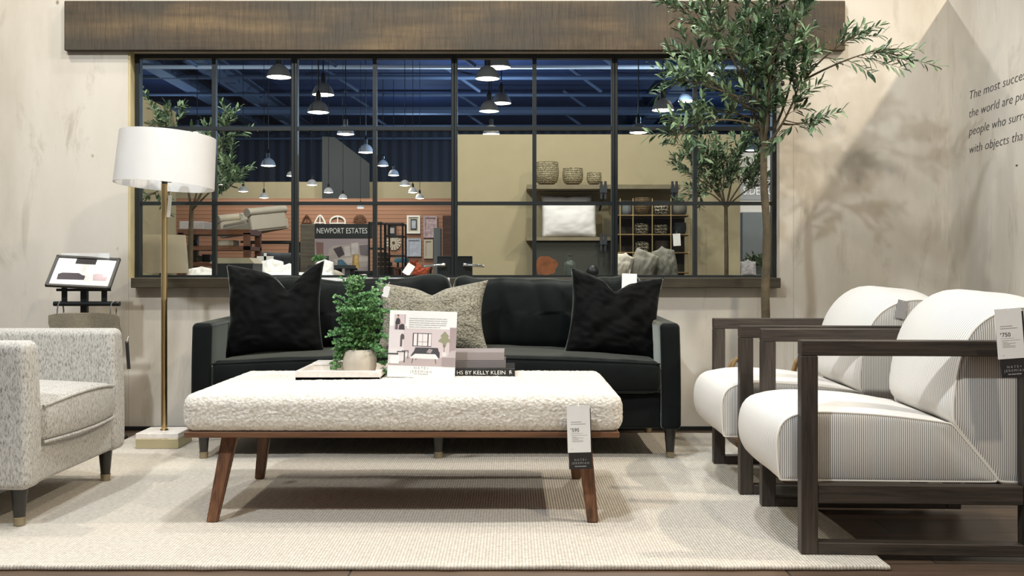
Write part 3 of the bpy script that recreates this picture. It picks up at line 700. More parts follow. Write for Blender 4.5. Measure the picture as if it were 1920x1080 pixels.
# ---- price tags with print
def price_tag(label, top, w, hw, hb, price, rz, ry=0, off=0.004):
    t = thing('price_tag', label, 'price tag', top, rz, 'price tags'); t.rotation_euler = (0, R(ry), rz)
    bm = BM(); box(bm, -w/2, w/2, -0.0012, 0, -hw, 0); obj('card', bm, M_PAPER, t)
    bm = BM(); box(bm, -w/2+off, w/2+off, 0.0002, 0.0014, -hw-hb, -0.01); k = obj('backing_card', bm, M_CARDBLK, t); k['label'] = 'black backing card'
    y = -0.0016
    lettering('price', price, 0.0165, M_INK, t, (-w*0.30, y, -hw*0.555), (R(90), 0, 0), 'LEFT', 0.0002)
    lettering('price', '$', 0.006, M_INK, t, (-w*0.36, y, -hw*0.505), (R(90), 0, 0), 'LEFT', 0.0002)
    for (x, x2, z, th) in ((-.34, .12, .345, .010), (-.34, .30, .39, .010), (-.34, .16, .59, .004), (-.34, .38, .632, .005), (-.30, -.1, .665, .006), (-.30, .2, .69, .006), (-.30, -.02, .715, .006), (-.30, .18, .742, .006), (-.30, .18, .768, .006), (-.32, -.27, .925, .008)):
        bm = BM(); v = [bm.verts.new(p) for p in ((x*w, y, -(z+th)*hw), (x2*w, y, -(z+th)*hw), (x2*w, y, -(z-th*0.3)*hw), (x*w, y, -(z-th*0.3)*hw))]; bm.faces.new(v); obj('print_line', bm, M_INKG, t, recalc=False)
    lettering('brand_lettering', 'NATE+', 0.0095, M_INKG, t, (off, y+0.0015, -hw-hb*0.50), (R(90), 0, 0), 'CENTER', 0.0002, space=1.6)
    lettering('brand_lettering', 'JEREMIAH', 0.0095, M_INKG, t, (off, y+0.0015, -hw-hb*0.70), (R(90), 0, 0), 'CENTER', 0.0002, space=1.5)
    lettering('brand_lettering', 'FOR LIVING SPACES', 0.0042, M_PAPER, t, (off, y+0.0015, -hw-hb*0.86), (R(90), 0, 0), 'CENTER', 0.0002)
    bm = BM(); tube(bm, [(0, -0.002, -0.006), (0.001, 0.006, 0.004), (0.002, 0.016, 0.008)], 0.0009, 6); obj('loop', bm, M_PAPER, t)
    return t
price_tag('white price tag reading 595 hanging on the front of the cream ottoman', pt(1084, 760.5, 3.44), 0.0765, 0.155, 0.055, '595', 0, -1.5, 0.003)

# ================================================================== left armchair
AXF = -1.58; AY0, AY1 = 3.393, 4.26
arm = thing('armchair', 'light grey tweed armchair facing right at the left edge', 'armchair', (AXF-0.43, (AY0+AY1)/2, ZR))
inv = -Vector((AXF-0.43, (AY0+AY1)/2, ZR))
def tr(bm): bmesh.ops.translate(bm, verts=bm.verts[:], vec=inv); return bm
for s, (ya, yb_) in enumerate(((AY0, AY0+0.115), (AY1-0.115, AY1))):
    def afn(q, p): return p + Vector((0.006*(1-q[2]**2)*(q[0] > 0) - 0.012*(q[2]+1)/2*(q[0] > 0), 0, 0.0))
    bm = BM(); softbox(bm, (AXF-0.41, (ya+yb_)/2, 0.386), (0.82, 0.115, 0.488), 0.028, (12, 1, 8), afn)
    obj('arm', tr(bm), M_TWEED, arm, True, sharp=60)
bm = BM(); softbox(bm, (AXF-0.78, (AY0+AY1)/2, 0.46), (0.18, AY1-AY0-0.02, 0.62), 0.05, (2, 10, 8)); obj('back', tr(bm), M_TWEED, arm, True, sharp=60)
bm = BM(); softbox(bm, (AXF-0.40, (AY0+AY1)/2, 0.212), (0.775, AY1-AY0-0.225, 0.135), 0.02, (4, 4, 2)); obj('base', tr(bm), M_TWEED, arm, True, sharp=60)
def cfn(q, p): return p + Vector((0.030*(1-q[1]**2)*(q[0] > 0) + 0.014*(1-q[2]**2)*(q[0] > 0), 0, 0.044*(1-q[1]**2)*(1-q[0]**2*0.5)*(q[2] > 0)))
bm = BM(); softbox(bm, (AXF-0.345, (AY0+AY1)/2, 0.345), (0.67, AY1-AY0-0.236, 0.138), 0.026, (10, 14, 4), cfn); sc = obj('seat_cushion', tr(bm), M_TWEED, arm, True, sharp=70)
for z in (0.404, 0.283):
    pts = [Vector((AXF-0.004+0.030*(1-(2*i/24-1)**2), AY0+0.124+(AY1-AY0-0.248)*i/24, z + (0.022*(1-(2*i/24-1)**2) if z > 0.35 else 0)))+inv for i in range(25)]
    bm = BM(); tube(bm, pts, 0.0055, 8); obj('piping', bm, M_TWEED, sc, True)
for x, y in ((AXF-0.06, AY0+0.07), (AXF-0.06, AY1-0.065), (AXF-0.76, AY0+0.07), (AXF-0.76, AY1-0.065)):
    tapered_leg(0.135, 0.028, 0.0155, 0.05, 'leg', M_LEGDK, arm, (x+inv.x, y+inv.y, 0), True)
swing_tag('hang_tag', 'black hang tag at the far side of the grey armchair', 236.5, 243, 640, 692, 4.272, -4, 0, M_CARDBLK)

# ================================================================== floor lamp
LX, LY = (308-960)*5.06/F, 5.06
lamp = thing('floor_lamp', 'brass floor lamp with white drum shade beside the window', 'floor lamp', (LX, LY, ZR))
bm = BM(); box(bm, -0.102, 0.102, -0.105, 0.105, 0, 0.046, 0.001, 1); obj('brass_plinth', bm, plain('pale_brass', (198, 188, 152), 0.4, 0.6), lamp)
bm = BM(); box(bm, -0.102, 0.102, -0.105, 0.105, 0.046, 0.072, 0.003, 2); obj('marble_slab', bm, M_MARB, lamp)
bm = BM(); lathe(bm, [(0, 0.072), (0.02, 0.072), (0.018, 0.078), (0.0145, 0.08), (0.0145, 0.70), (0.0155, 0.705), (0.0145, 0.71), (0.0145, 1.27), (0, 1.27)], 24); obj('pole', bm, M_BRASS, lamp, True)
zs = 1.274-ZR
bm = BM(); rb, rt, n = 0.236, 0.226, 72
lathe(bm, [(rb, 0), (rt, 0.25), (rt-0.004, 0.25), (rb-0.004, 0), (rb, 0)], n)
bmesh.ops.remove_doubles(bm, verts=bm.verts[:], dist=1e-5)
sh = obj('lamp_shade', bm, M_SHADE, lamp, True); sh.location = (0.0, 0, zs); sh.rotation_euler = (R(-2.6), R(3.6), 0)
bm = BM()
for a in range(3):
    c, s = math.cos(2*math.pi*a/3+0.2), math.sin(2*math.pi*a/3+0.2); tube(bm, [(0, 0, 0.02), (0.03*c, 0.03*s, 0.022), (0.05*c, 0.05*s, 0.05), (0.2*c, 0.2*s, 0.235), (0.226*c, 0.226*s, 0.24)], 0.002, 6)
lathe(bm, [(0, 0.004), (0.014, 0.004), (0.014, 0.03), (0, 0.03)], 14); obj('shade_spider', bm, M_BLK, sh, True)
bm = BM(); lathe(bm, [(0, 0.03), (0.018, 0.03), (0.018, 0.07), (0.03, 0.10), (0.034, 0.13), (0.025, 0.16), (0, 0.17)], 16); obj('bulb', bm, M_WHITEF, sh, True)
swing_tag('hang_tag', 'white hang tag dangling from the brass lamp pole', 314, 321, 366, 407, 5.035, 5)

# ================================================================== easel with swatches
EY = 5.2; ex = (155-960)*EY/F
ez = thing('display_stand', 'black catalogue stand with a tilted framed sheet behind the grey armchair', 'display stand', (ex, EY, 0.0))
def EP(u, v, y=0): p = pt(u, v, EY); return Vector((p.x-ex, y, p.z))
bm = BM(); a, b = EP(146, 520), EP(158, 640); box(bm, a.x, b.x, 0.03, 0.055, 0.01, a.z); obj('post', bm, M_BLK, ez)
bm = BM(); box(bm, -0.16, 0.16, -0.10, 0.18, 0, 0.012, 0.002, 1); obj('foot_plate', bm, M_BLK, ez)
for u in (117, 192):
    bm = BM(); a, b = EP(u-5, 530), EP(u+5, 566); box(bm, a.x, b.x, 0.02, 0.028, b.z, a.z); obj('strut', bm, M_BLK, ez)
bm = BM(); a, b = EP(101, 569.5), EP(225, 569.5); tube(bm, [(a.x, 0.0, a.z), (b.x, 0.0, b.z)], 0.012, 16); obj('hanging_bar', bm, M_BLK, ez, True)
bm = BM(); a, b = EP(107, 541), EP(204, 546); box(bm, a.x, b.x, -0.01, 0.03, b.z, a.z); obj('ledge', bm, M_BLK, ez)
c = EP(152, 511.5); fw, fh = 0.159, 0.205/2
fr = bpy.data.objects.new('sheet_frame', None); COL.objects.link(fr); fr.parent = ez; fr.location = (c.x, 0.03, c.z); fr.rotation_euler = (R(-42), R(3.0), R(3))
bm = BM()
for a in ((-fw, fw, fh-0.013, fh), (-fw, fw, -fh, -fh+0.013), (-fw, -fw+0.014, -fh, fh), (fw-0.014, fw, -fh, fh)): box(bm, a[0], a[1], -0.012, 0.004, a[2], a[3], 0.001, 1)
fb = obj('frame', bm, plain('grey_black_frame', (66, 66, 62), 0.5), fr)
bm = BM(); box(bm, -fw+0.01, fw-0.01, -0.004, 0.002, -fh+0.01, fh-0.01); obj('sheet', bm, M_PAPER, fr)
bm = BM(); box(bm, -0.055, 0.045, -0.0055, -0.004, fh-0.048, fh-0.012); obj('header_block', bm, M_INK, fr)
bm = BM(); prism(bm, [(-0.115, -0.055), (-0.118, -0.02), (-0.10, -0.01), (-0.02, -0.008), (0.0, -0.02), (0.016, -0.025), (0.016, -0.05)], -0.0055, -0.004); obj('sofa_picture', bm, plain('print_plum', (70, 60, 66), 0.6), fr)
bm = BM(); prism(bm, [(0.06, -0.05), (0.052, -0.012), (0.075, -0.005), (0.10, -0.008), (0.105, -0.025), (0.125, -0.025), (0.125, -0.05)], -0.0055, -0.004); obj('chair_picture', bm, plain('print_rose', (206, 184, 188), 0.6), fr)
bm = BM(); a, b = EP(100, 474), EP(192, 500); box(bm, a.x, b.x, 0.09, 0.092, b.z, a.z); sb = tag(obj('paper_sheet', bm, M_PAPER), 'loose white sheet propped behind the framed catalogue sheet', 'paper'); sb.location = (ex, EY, 0)
sw = thing('swatch_bundle', 'grey brown cloth swatches hung on rings from the black stand', 'fabric swatches', (ex, EY, 0))
for k in range(4):
    a, b = EP(98+1.5*k, 586+k), EP(230-1.5*k, 700); bm = BM()
    def sfn(q, p, k=k): return p + Vector((-0.012*abs(q[0])*(q[2] > 0.6), 0.008*math.sin(q[0]*5+k)*1.0, -0.012*abs(q[0])**4*(q[2] > 0)))
    softbox(bm, ((a.x+b.x)/2, -0.004+0.014*(k-1.5), (a.z+b.z)/2), (b.x-a.x, 0.008, a.z-b.z), 0.004, (14, 1, 8), sfn); obj('cloth', bm, M_BAG, sw, True)
for u in (114, 213):
    p = EP(u, 585); bm = BM(); tube(bm, [(p.x+0.008*math.cos(t), -0.004+0.03*math.cos(t*1.0)*0.6, p.z+0.052*math.sin(t)) for t in [2*math.pi*i/24 for i in range(25)]], 0.004, 8, False); obj('ring', bm, M_CHROME, sw, True)

# ================================================================== striped lounge chairs
CW, CD, CH, PT = 0.675, 0.70, 0.638, 0.05       # outer width, depth, arm height, post size
def loft(prof, y0, y1, crown, ny=18):
    """closed x,z profile carried across y, swelling by crown(i) in the middle; returns body and two side caps"""
    n = len(prof); nor = []
    cx = sum(p[0] for p in prof)/n; cz = sum(p[1] for p in prof)/n
    for i in range(n):
        a, b = Vector(prof[i-1]), Vector(prof[(i+1) % n]); d = b-a; m = Vector((d.y, -d.x)).normalized()
        if m.dot(Vector((prof[i][0]-cx, prof[i][1]-cz))) < 0: m = -m
        nor.append(m)
    body = BM(); rows = []
    for j in range(ny+1):
        t = -1+2*j/ny; y = (y0+y1)/2 + (y1-y0)/2*math.copysign(abs(t)**0.8, t); k = (1-abs(t)**0.8**1 * 1.0) if False else (1-abs(math.copysign(abs(t)**0.8, t))**2.4)
        rows.append([body.verts.new((prof[i][0]+nor[i].x*crown[i]*k, y, prof[i][1]+nor[i].y*crown[i]*k)) for i in range(n)])
    for a, b in zip(rows, rows[1:]):
        for i in range(n): body.faces.new((a[i], a[(i+1) % n], b[(i+1) % n], b[i]))
    caps = []
    for y, s in ((y0, -1), (y1, 1)):
        c = BM(); ring = [c.verts.new((p[0], y+s*0.0005, p[1])) for p in prof]
        inner = [c.verts.new((p[0]+(cx-p[0])*0.12, y+s*0.007, p[1]+(cz-p[1])*0.12)) for p in prof]
        for i in range(n): c.faces.new((ring[i], ring[(i+1) % n], inner[(i+1) % n], inner[i]))
        c.faces.new(inner); caps.append(c)
    return body, caps
def smooth_poly(pts, it=2):
    for _ in range(it):
        q = []
        for i in range(len(pts)):
            a, b = Vector(pts[i]), Vector(pts[(i+1) % len(pts)]); q += [tuple(a*0.75+b*0.25), tuple(a*0.25+b*0.75)]
        pts = q
    return pts
def make_lounge(label):
    t = thing('lounge_chair', label, 'armchair', (0, 0, 0), 0, 'striped lounge chairs')
    Y0, Y1 = 0.0, CW
    for y in (Y0, Y1-PT):
        def b_(nm, mat, *a):
            bm = BM(); box(bm, *a, 0.0025, 1); return obj(nm, bm, mat, t)
        b_('front_post', M_DKWZ, 0, PT, y, y+PT, 0, CH-0.046); b_('rear_post', M_DKWZ, CD-PT, CD, y, y+PT, 0, CH-0.046)
        b_('armrest', M_DKW, 0, CD, y, y+PT, CH-0.046, CH); b_('floor_rail', M_DKW, PT, CD-PT, y, y+PT, 0, 0.036)
        b_('seat_rail', M_DKW, PT, CD-PT, y+0.004, y+PT-0.004, 0.152, 0.208)
    for x in (0.10, CD-0.10):
        bm = BM(); box(bm, x-0.02, x+0.02, PT, CW-PT, 0.162, 0.200); obj('cross_rail', bm, M_DKW, t)
    ys, ye = PT+0.006, CW-PT-0.006
    sp = [(-0.052, 0.212), (-0.054, 0.225), (-0.058, 0.29), (-0.060, 0.34), (-0.045, 0.388), (0.0, 0.412), (0.08, 0.419), (0.25, 0.411), (0.45, 0.388), (0.466, 0.378), (0.478, 0.362), (0.592, 0.224), (0.592, 0.213), (0.58, 0.211), (0.2, 0.211), (-0.04, 0.211)]
    sp = smooth_poly(sp, 2)
    cr = [0.026 if z > 0.392 else (0.060 if (x < -0.03 and z > 0.25) else (0.046 if x < 0.0 and z > 0.23 else 0.003)) for x, z in sp]
    for _ in range(5): cr = [(cr[i-1]+2*cr[i]+cr[(i+1) % len(cr)])/4 for i in range(len(cr))]
    body, caps = loft(sp, ys, ye, cr)
    s = obj('seat', body, M_STY, t, True, sharp=0)
    for c in caps: obj('side_panel', c, M_STX, s, True, sharp=30)
    for y in (ys, ye):
        bm = BM(); tube(bm, [(x, y, z) for x, z in sp] + [(sp[0][0], y, sp[0][1])], 0.0035, 6, False); obj('piping', bm, M_CREAM, s, True)
    bp = [(0.474, 0.374), (0.464, 0.40), (0.466, 0.47), (0.480, 0.56), (0.502, 0.635), (0.545, 0.692), (0.620, 0.731), (0.72, 0.738), (0.785, 0.70), (0.80, 0.63), (0.79, 0.50), (0.76, 0.36), (0.72, 0.24), (0.70, 0.213), (0.68, 0.211), (0.61, 0.211), (0.596, 0.216), (0.586, 0.238)]
    bp = smooth_poly(bp, 2)
    cr = [0.078 if (z > 0.40 and x < 0.62) else (0.04 if z > 0.5 else 0.003) for x, z in bp]
    for _ in range(4): cr = [(cr[i-1]+2*cr[i]+cr[(i+1) % len(cr)])/4 for i in range(len(cr))]
    body, caps = loft(bp, ys, ye, cr)
    k = obj('backrest', body, M_STY, t, True, sharp=0)
    for c in caps: obj('side_panel', c, M_STX, k, True, sharp=30)
    for y in (ys, ye):
        bm = BM(); tube(bm, [(x, y, z) for x, z in bp] + [(bp[0][0], y, bp[0][1])], 0.0035, 6, False); obj('piping', bm, M_CREAM, k, True)
    return t
ch1 = make_lounge('nearest white pinstriped lounge chair with dark wooden frame at the right edge')
ch2 = copy_tree(ch1); ch2['label'] = 'white pinstriped lounge chair behind the nearest one, beside the olive tree'
ch1.location = (0.862, 3.10, ZR*0+0.0005); ch1.rotation_euler = (0, 0, R(-3))
ch2.location = (0.862, 3.93, 0.0005); ch2.rotation_euler = (0, 0, R(-2))
ch1.location.z = ch2.location.z = ZR
price_tag('white price tag reading 750 hanging on the nearest lounge chair', pt(1889, 578.5, 2.985), 0.0745, 0.144, 0.054, '750', R(-4), -4.5, 0.006)
swing_tag('hang_tag', 'grey hang tag on the back of the farther lounge chair', 1680, 1700, 563, 597, 3.95, 14, 0, plain('grey_card', (170, 168, 166), 0.6))

# ================================================================== olive trees
def bez(a, b, c, t): return a*(1-t)**2 + b*2*t*(1-t) + c*t*t
def leaf(bm, p, d, up, L, wd):
    d = d.normalized(); s = d.cross(up); s = s.normalized() if s.length > 1e-4 else d.orthogonal().normalized(); nr = s.cross(d)
    v0 = bm.verts.new(p); tip = bm.verts.new(p+d*L-nr*L*0.08)
    m = [(0.3, 0.42), (0.6, 0.5), (0.85, 0.25)]
    c = [bm.verts.new(p+d*L*a) for a, _ in m]; l = [bm.verts.new(p+d*L*a+s*wd*b+nr*wd*0.15) for a, b in m]; r = [bm.verts.new(p+d*L*a-s*wd*b+nr*wd*0.15) for a, b in m]
    for e, sgn in ((l, 1), (r, -1)):
        fs = [(v0, c[0], e[0]), (c[0], c[1], e[1], e[0]), (c[1], c[2], e[2], e[1]), (c[2], tip, e[2])]
        for f in fs: bm.faces.new(f if sgn > 0 else f[::-1])
def olive_tree(label, base, trunk, branches, seed, lsz=1.0, fruit=0, dens=1.0, tw=0.022, twig=(0.09, 0.22), br=1.0):
    rnd = random.Random(seed); base = Vector(base)
    t = thing('olive_tree', label, 'tree', base)
    bw = BM(); pts = [Vector(p)-base for p in trunk]
    P = []
    for a, b in zip(pts, pts[1:]):
        for i in range(4): P.append(a.lerp(b, i/4) + Vector((noise.noise(a*3+Vector((i, 0, seed)))*0.004, noise.noise(a*3+Vector((0, i, seed)))*0.004, 0)))
    P.append(pts[-1]); tube(bw, P, [tw*(1-0.35*i/len(P))*(1+0.12*noise.noise(Vector((i*0.9, seed, 0)))) for i in range(len(P))], 12)
    obj('trunk', bw, M_BARK, t, True)
    bb, bl = BM(), BM(); tips = []
    for (a, m, c, r, n, start) in branches:
        a, m, c = Vector(a)-base, Vector(m)-base, Vector(c)-base
        bp = [bez(a, m, c, i/12) for i in range(13)]; tube(bb, bp, [r*br*(1-0.85*i/12)+0.001 for i in range(13)], 7)
        for k in range(int(n*dens)):
            f = start + (1-start)*(k+rnd.random())/max(1, int(n*dens)); p = bez(a, m, c, min(1, f)); tg = (bez(a, m, c, min(1, f+0.02))-bez(a, m, c, f-0.02)).normalized()
            d = (tg*0.7 + Vector((rnd.uniform(-1, 1), rnd.uniform(-1, 1), rnd.uniform(-0.35, 0.9)))).normalized(); L = rnd.uniform(*twig)*lsz
            e = p+d*L; mid = p+d*L*0.5 + Vector((0, 0, rnd.uniform(0, 0.03)))
            tp = [bez(p, mid, e, i/5) for i in range(6)]; tube(bb, tp, [0.0022*(1-i/7) for i in range(6)], 4, False); tips.append(e)
            nl = int(L/0.0155)
            for i in range(2, nl+1):
                q = bez(p, mid, e, i/nl); s = d.orthogonal().normalized(); s.rotate(Matrix.Rotation(rnd.uniform(0, 6.28), 3, d))
                for sg in (1, -1):
                    if rnd.random() < 0.13: continue
                    leaf(bl, q, d*rnd.uniform(0.5, 1.1) + s*sg*rnd.uniform(0.5, 1.0), Vector((rnd.uniform(-.6, .6), rnd.uniform(-.9, .2), 1)), rnd.uniform(0.042, 0.070)*lsz, rnd.uniform(0.014, 0.021)*lsz)
    obj('branches', bb, M_BARK, t, True, False); obj('foliage', bl, M_OLIVE, t, False, False)
    for k in range(fruit):
        p = rnd.choice(tips) + Vector((rnd.uniform(-.02, .02), rnd.uniform(-.05, 0), -0.02)); bm = BM()
        lathe(bm, [(0, -0.014), (0.006, -0.011), (0.0095, -0.003), (0.0095, 0.004), (0.006, 0.011), (0, 0.013)], 12); o = obj('olive_fruit', bm, M_FRUIT, t, True); o.location = p
    return t
TY = 5.12
def tp(u, v, dy=0.0): return pt(u, v, TY+dy)
fork = tp(1432, 275)
B = [(fork, tp(1420, 200, 0), tp(1415, 60, -0.1), 0.012, 17, 0.15), (fork, tp(1450, 180, -0.1), tp(1445, -70, -0.2), 0.012, 19, 0.22),
     (fork, tp(1400, 170, 0.05), tp(1365, 30, 0.1), 0.010, 15, 0.3), (tp(1420, 190), tp(1380, 130, -0.15), tp(1300, -30, -0.2), 0.008, 15, 0.3),
     (tp(1422, 210), tp(1370, 190, -0.1), tp(1290, 110, -0.15), 0.007, 13, 0.35), (tp(1425, 240), tp(1340, 200, -0.2), tp(1262, 262, -0.25), 0.006, 9, 0.45),
     (tp(1425, 200), tp(1340, 160, -0.2), tp(1275, 150, -0.3), 0.006, 9, 0.5), (fork, tp(1478, 235, -0.05), tp(1505, 135, -0.1), 0.010, 10, 0.5),
     (tp(1452, 240), tp(1500, 150, -0.1), tp(1490, 0, -0.2), 0.008, 12, 0.4), (tp(1420, 150), tp(1400, 60, -0.1), tp(1395, -110, -0.1), 0.008, 12, 0.2),
     (tp(1470, 225), tp(1490, 232, -0.05), tp(1520, 232, -0.1), 0.003, 3, 0.45), (tp(1440, 150), tp(1460, 60, -0.1), tp(1520, -50, -0.15), 0.007, 11, 0.3),
     (tp(1425, 225), tp(1395, 215, 0.1), tp(1330, 205, 0.15), 0.006, 9, 0.35), (tp(1418, 130), tp(1350, 50, 0.1), tp(1262, 15, 0.1), 0.006, 10, 0.45)]
TW = 0.205
olive_main = olive_tree('tall olive tree with slim trunk in front of the right end of the window', (1.258, TY, 0.0),
    [(1.258, TY, 0.05), tp(1437, 690), tp(1435, 560), tp(1438, 430), tp(1432, 340), fork], B, 3, 1.0, 16, 1.45, 0.024, (0.08, 0.2), 0.75)
# two long bare boughs reaching to the right
def bough(tree, a, m, c, clusters, seed):
    rnd = random.Random(seed); base = Vector(tree.location); a, m, c = a-base, m-base, c-base
    bb, bl = BM(), BM(); tube(bb, [bez(a, m, c, i/14) for i in range(15)], [0.0052*(1-0.75*i/14)+0.001 for i in range(15)], 7)
    for (f, d, L) in clusters:
        p = bez(a, m, c, f); d = Vector(d).normalized(); e = p+d*L; tube(bb, [p, p.lerp(e, 0.5)+Vector((0, 0, 0.008)), e], [0.002, 0.0016, 0.0008], 5)
        nl = int(L/0.019)
        for i in range(1, nl+1):
            q = p.lerp(e, i/nl); s = d.orthogonal().normalized(); s.rotate(Matrix.Rotation(rnd.uniform(0, 6.28), 3, d))
            for sg in (1, -1): leaf(bl, q, d*rnd.uniform(0.5, 1.0)+s*sg*rnd.uniform(0.5, .9), Vector((rnd.uniform(-.6, .6), -0.5, 0.8)), rnd.uniform(0.04, 0.068), rnd.uniform(0.012, 0.017))
    k = obj('bough', bb, M_BARK, tree, True, False); obj('foliage', bl, M_OLIVE, k, False, False)
bough(olive_main, tp(1508, 150), tp(1570, 115, -0.12), tp(1640, 95, -0.2), [(0.8, (1, -.1, .05), 0.20), (0.98, (1, -.2, .0), 0.20), (0.95, (1, -.2, -.32), 0.18), (0.75, (1, -.3, -.35), 0.22), (1, (1, 0, -.25), 0.30), (0.62, (0.8, -.2, -0.5), 0.13), (0.9, (1, .2, .3), 0.12)], 5)
bough(olive_main, tp(1510, 148), tp(1535, 110, -0.1), tp(1590, 75, -0.15), [(0.75, (.4, -.2, .8), 0.10), (0.8, (.7, -.2, .4), 0.16), (0.95, (1, -.2, .45), 0.17), (1, (1, 0, .15), 0.16), (1, (.7, 0, .7), 0.10), (.55, (1, 0, -.4), .08), (0.9, (.3, -.1, .9), .10)], 8)
bough(olive_main, tp(1468, 232), tp(1490, 236, -0.05), tp(1515, 228, -0.1), [(0.5, (1, -.2, -.1), 0.10), (0.9, (1, -.1, .2), 0.09), (0.3, (1, -.2, -.3), 0.08), (0.7, (.9, -.1, .4), .08)], 9)
# planter basket
bk = thing('planter_basket', 'woven rope-handled basket at the foot of the olive tree', 'basket', (1.262, TY, 0.001))
bm = BM(); lathe(bm, [(0, 0), (0.155, 0), (0.175, 0.06), (0.18, 0.20), (0.165, 0.335), (0.158, 0.34), (0.155, 0.33), (0.165, 0.20), (0.16, 0.10), (0.0, 0.08)], 36); obj('body', bm, M_BASK, bk, True)
for s in (-1, 1):
    for q in (0, 1):
        bm = BM(); tube(bm, [(s*(0.150+0.012*q)+0.045*math.cos(t)*1.0, -0.03+0.02*q+0.02*math.cos(t), 0.335+(0.10-0.012*q)*math.sin(t)) for t in [math.pi*i/16 for i in range(17)]], 0.009, 8); obj('rope_handle', bm, M_ROPE, bk, True)

# ================================================================== showroom behind the window
# --- shell
struct(obj('ceiling', box(BM(), -20, 16, 14, 41, 6.5, 6.7), M_CEIL))
struct(obj('wall_far', box(BM(), -20, 16, 40, 40.2, 0, 6.5), M_CORR))
YT = 10.5
struct(obj('wall_partition', box(BM(), (851-960)*YT/F, (1388-960)*YT/F, YT, YT+0.15, 0, HC+(HV-252)*YT/F), M_TAN))
struct(obj('wall_left', box(BM(), -3.24, -3.12, 6.2, 9.66, 0, 2.34), M_TAN))
struct(obj('wall_slatted', box(BM(), -9.5, -1.15, 20, 20.2, 0, HC+(HV-372)*20/F), M_RED))
struct(obj('wall_soffit', box(BM(), -12, -1.0, 21.6, 22, 0, HC+(HV-341)*21.6/F), M_BEIGEW))
struct(obj('wall_right_store', box(BM(), 3.2, 9, 15.6, 15.8, 0, HC+(HV-286)*15.6/F), M_WHITEW))
for k, (y, z, r, m) in enumerate(((26.4, 6.05, 0.055, 'w'), (28.2, 6.1, 0.06, 't'), (30.4, 6.0, 0.05, 't'), (32.6, 5.9, 0.14, 't'), (35.2, 5.8, 0.05, 't'), (37.6, 5.7, 0.05, 't'), (24.6, 6.2, 0.05, 't'))):  # white pipe: the light falling on it is put into its colour
    bm = BM(); tube(bm, [(-16, y, z+0.05*math.sin(k)), (12, y, z)], r, 8); tag(obj('ceiling_pipe', bm, M_PAPER if m == 'w' else M_TRUSS, None, True), 'long overhead pipe crossing the dark store ceiling, %s' % ('thick and nearest the window' if k == 6 else ['brightest, second from the window', 'third from the window', 'fourth from the window', 'thickest, fifth from the window', 'sixth from the window', 'farthest back'][k]), 'pipe', 'pipes under the store ceiling')
for k, x in enumerate((-9.3, -7.9, 4.8, 7.4)):
    bm = BM(); box(bm, x-0.22, x+0.22, 15, 39.9, 6.1, 6.16); box(bm, x-0.05, x+0.05, 15, 39.9, 6.16, 6.48); box(bm, x-0.22, x+0.22, 15, 39.9, 6.44, 6.499)
    struct(obj('trim_girder_%d' % (k+1), bm, M_TRUSS))
for k in range(5):
    bm = BM(); x = -8.6+3.4*k
    for j in range(4):
        y = 25.0+3.6*j; tube(bm, [(x, y, 6.45), (x+0.9, y+0.5, 5.9)], 0.05, 6)
    struct(obj('trim_brace_%d' % (k+1), bm, M_TRUSS))
bm = BM(); prism(bm, [((u-960)*21.3/F, HC-(v-HV)*21.3/F) for u, v in ((604, 256), (627, 257), (692, 306), (692, 520), (604, 520))], 21.3, 21.36)  # wall reflection in the glass, modelled as a solid panel
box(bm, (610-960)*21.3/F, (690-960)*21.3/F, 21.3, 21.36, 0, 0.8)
tag(obj('reflected_wall_panel', bm, plain('reflected_wall_grey', (54, 60, 64), 0.8)), 'tall grey slant-topped shape of a reflected wall, behind the slatted wall', 'screen')
# --- pendants
pd = [(523, 145, 46), (597, 211, 41), (648, 252, 33), (914, 148, 46), (917, 209, 38), (921, 252, 33), (1243, 207, 42), (1197, 249, 34), (503, 311, 28), (686, 286, 29),
      (606, 178, 42), (935, 127, 46), (940, 194, 38), (1320, 140, 46), (1288, 190, 34), (370, 249, 28), (1409, 282, 22), (738, 329, 21), (718, 311, 21), (759, 348, 20), (774, 361, 18), (787, 372, 17),  # leading entries, before the small ones, are glass reflections built as lamps
      (585, 347, 20), (616, 361, 18), (643, 372, 16), (676, 390, 14), (545, 330, 16), (412, 346, 14), (456, 359, 19), (495, 371, 18)]
pend_lab = ['large pendant lamp high in the second window column', 'middle pendant of the row of three in the third window column', 'lowest of the row of three pendants descending in the third window column',
  'large front pendant at the top of the fifth window column', 'middle front pendant in the fifth window column', 'pendant just above the tan partition in the fifth window column', 'bright pendant left of the olive tree crown', 'pendant just above the partition in the seventh window column',
  'pendant at lower left near the second thick mullion', 'pendant below the row of three, over the newspaper-grey panel', 'wide flat pendant reflection directly above another one in the third window column', 'uppermost pendant reflection overlapping another in the fifth window column', 'wide flat pendant reflection overlapping the middle one of the fifth column',
  'pendant reflection seen through the upper olive foliage', 'pendant reflection seen through the left olive foliage', 'pendant reflection just over the floor lamp shade', 'pendant reflection right of the olive tree trunk', 'small pendant in the fourth window column with dark stem', 'small pendant beside the third thin mullion',
  'small pendant third down the fourth window column', 'small pendant fourth down the fourth window column', 'lowest small pendant of the fourth window column', 'small far pendant high in the lower third column', 'small far pendant left of the corner sign', 'small far pendant above the black store sign', 'faintest far pendant just below the window crossbar',
  'small far pendant touching the second thick mullion', 'small far pendant beside the left olive tree', 'small far pendant above the tufted cream sofa', 'small far pendant to the right above the tufted cream sofa']
pend_lab[9] = 'pendant right below the row of three, near the third thin mullion'
proto = None
